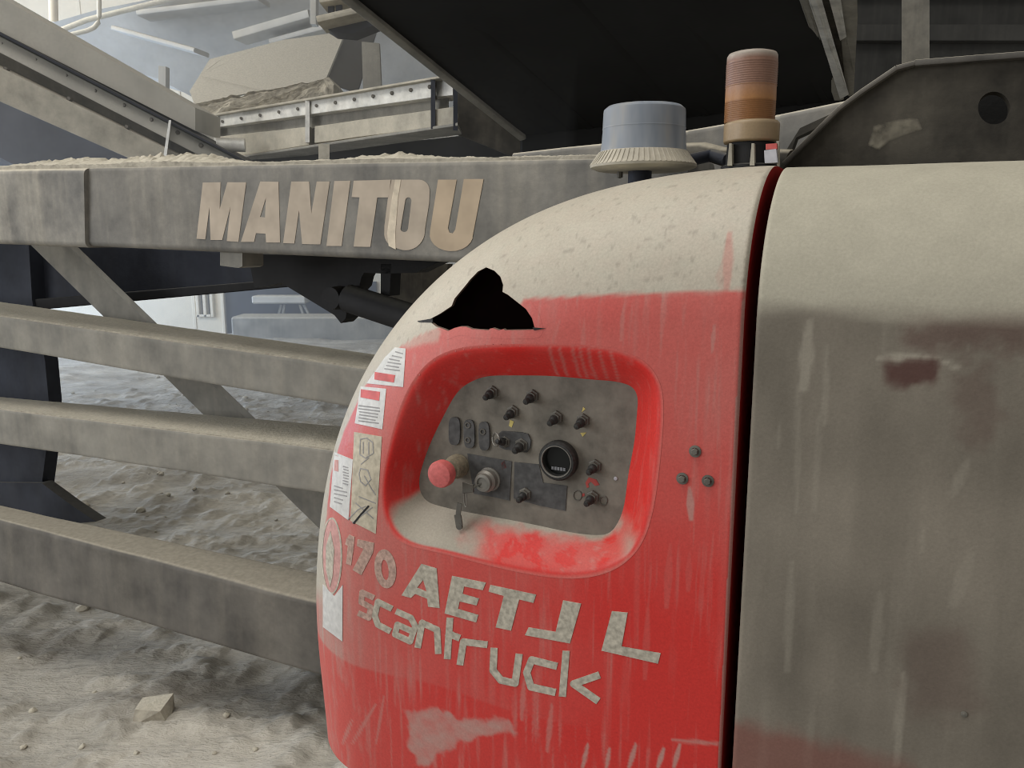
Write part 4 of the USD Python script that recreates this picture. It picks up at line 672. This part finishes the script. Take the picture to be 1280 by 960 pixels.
# black plate added to keep light out of the gap between the hoods
obj('gap_light_block', loft([mach(np.array(UE - .08), np.array(VBACK + .002), np.array(1.55)), mach(np.array(UE - .08), np.array(VBACK + .03), np.array(1.55)), mach(np.array(UE - .08), np.array(VBACK + .03), np.array(.35)), mach(np.array(UE - .08), np.array(VBACK + .002), np.array(.35))], [mach(np.array(UG + 1.0), np.array(VBACK + .002), np.array(1.55)), mach(np.array(UG + 1.0), np.array(VBACK + .03), np.array(1.55)), mach(np.array(UG + 1.0), np.array(VBACK + .03), np.array(.35)), mach(np.array(UG + 1.0), np.array(VBACK + .002), np.array(.35))], .004), 'black', lift)

# ------------------------------------------------------------------ beacons
def lathe_px(cx, rows, v, n=64, ax=ZZ):  # turned profile measured on the photo: rows of (half width, y)
    o = onv(cx, rows[-1][1], v); k = np.linalg.norm(onv(cx + 1, rows[-1][1], v) - o) * .955
    return o, [(w * k, (onv(cx, y, v) - o)[2]) for w, y in rows]
VA = 1.50
o, pr = lathe_px(804, [(0, 131), (30, 131.5), (46, 134), (50.5, 138), (51, 142), (51.5, 160), (52, 161.5), (51.5, 163), (52.5, 180), (54, 190), (55, 193)], VA)
bcn = obj('blue_beacon', lathe(pr[::-1], o, ZZ, 72), 'blue', lift, label='low blue-grey warning beacon with dusty ribbed skirt')
obj('beacon_core', lathe([(w * .8, h) for w, h in lathe_px(804, [(0, 146), (40, 146), (44, 158), (44, 188)], VA)[1]], lathe_px(804, [(0, 146), (44, 188)], VA)[0], ZZ, 40), 'grey', bcn)
o, pr = lathe_px(803.5, [(54, 190), (56, 193), (58, 196), (63, 203), (66.5, 207), (66, 210), (58, 213), (20, 214), (0, 214)], VA)
obj('beacon_skirt', lathe(pr[::-1], o, ZZ, 72), 'beige', bcn)
k1 = np.linalg.norm(onv(804, 200, VA) - onv(805, 200, VA)) * .955; sk = []
for a in np.linspace(0, 2 * np.pi, 60, endpoint=False):
    dr = math.cos(a) * UU + math.sin(a) * VV; c0 = onv(803.5, 191, VA); sk.append(bar(c0 + dr * 54.5 * k1, onv(803.5, 207, VA) + dr * 66 * k1, .0034, .003, .001, dr))
obj('skirt_ribs', cat(sk), 'beige', bcn); obj('beacon_post', lathe([(0, -.12), (.022, -.12), (.022, 0), (0, 0)], onv(800, 213, VA), ZZ, 20), 'dark', bcn); obj('beacon_bolt', lathe([(0, -.018), (.006, -.016), (.006, 0), (0, 0)], onv(775, 211, VA), ZZ, 8), 'bolt', bcn)
VA2 = 1.44
rows = [(0, 66.5), (26, 66.8), (30.5, 68.2), (32.4, 71.5), (32.6, 78)]
y = 80.0
while y < 108: rows += [(32.3, y), (33.2, y + 1.1), (32.3, y + 2.2)]; y += 2.8
rows += [(32.6, 109), (32.8, 127)]
y = 128.5
while y < 152: rows += [(32.4, y), (33, y + .9), (32.4, y + 1.8)]; y += 2.4
rows += [(32.6, 154)]
o, pr = lathe_px(936.5, rows, VA2); tm = lathe(pr[::-1], o, ZZ, 64); hz = (tm.vertices[:, 2] - o[2]); yy = np.interp(hz, [r_[1] for r_ in pr[::-1]], [r_[1] for r_ in rows[::-1]])
q = tm.vertices; nn = fbm(q * np.array([60, 60, 12]), 4, 61); ca, cb, cc_, ct = np.array([.30, .165, .115]), np.array([.46, .225, .085]), np.array([.27, .115, .035]), np.array([.42, .36, .30])
w1, w2, w0 = sstep(108, 111, yy)[:, None], sstep(126, 129, yy)[:, None], sstep(77, 72, yy)[:, None]
col = (ca * (1 - w1) + cb * w1) * (1 - w2) + cc_ * w2; col = col * (1 - w0) + ct * w0; col = col * (.58 + .42 * nn)[:, None]
amb = obj('amber_beacon', tm, 'lens', lift, color=col, label='tall ribbed amber warning beacon')
o, pr = lathe_px(938.5, [(0, 152), (33, 152.5), (35.5, 155), (36, 158), (36, 176), (35, 179), (0, 180)], VA2); tm = lathe(pr[::-1], o, ZZ, 64); nn = fbm(tm.vertices * 40, 4, 63)[:, None]
obj('beacon_collar', tm, 'lens', amb, color=np.array([.30, .205, .10]) * (.6 + .6 * nn) * (1 - .3 * nn) + .04)
o, pr = lathe_px(937, [(0, 179), (30, 179.5), (31, 182), (32, 206), (38, 208), (38, 216), (0, 217)], VA2); obj('beacon_base', lathe(pr[::-1], o, ZZ, 40), 'black', amb)
for x, w in ((912, 5), (940, 5.5)): obj('base_fin', plate([(x - .5, 179), (x + 2.5, 179), (x + 3, 207), (x - 3, 207)], VA2 - .050, .02), 'beige', amb)
obj('base_label', plate([(955, 188), (970, 186), (972, 203), (956, 204)], VA2 - .047, .012), 'label', amb); obj('base_label', plate([(957, 180), (971, 179), (971, 186), (957, 187)], VA2 - .046, .01), 'sred', amb); obj('base_post', plate([(970.5, 176), (973.5, 176), (974, 208), (971, 208)], VA2 - .03, .01), 'beige', amb)

# ------------------------------------------------------------------ rubble on the floor
fz = lambda p: floor_h(np.array(p[0]), np.array(p[1]))
def ground_pt(px, py):
    r = ray(px, py); t = 1.5 / -r[2]
    for _ in range(12): p = CAM + r * t; t = (1.5 - float(fz(p))) / -r[2]
    return CAM + r * t
g = ground_pt(190, 893); b_ = obj('concrete_lump', (lambda n_: trimesh.convex.convex_hull(np.array([[x_ * (1 - .25 * (z_ > 0)), y_ * (1 - .2 * (z_ > 0)), z_] for x_ in (-.062, .062) for y_ in (-.04, .045) for z_ in (-.03, .042)]) + n_.uniform(-.012, .012, (8, 3)) + g))(np.random.RandomState(4)), 'dustpile', smooth=False); tag(b_, 'single pale flat-topped lump lying on the dusty ground at lower left', 'rubble')
rs = np.random.RandomState(8); st = []
for k in range(260):
    x, y = rs.uniform(-4.5, -.3), 2.2 + 7 * rs.rand() ** 1.6
    if math.hypot(x - g[0], y - g[1]) < .16: continue
    r_ = .008 + .026 * rs.rand() ** 3; st.append(rock(np.array([x, y, float(floor_h(np.array(x), np.array(y))) + r_ * .2]), r_, k, 1))
gp = obj('gravel', cat(st), 'dustpile', smooth=False, kind='stuff'); tag(gp, 'scattered small stones half buried in the dust of the floor', 'gravel')
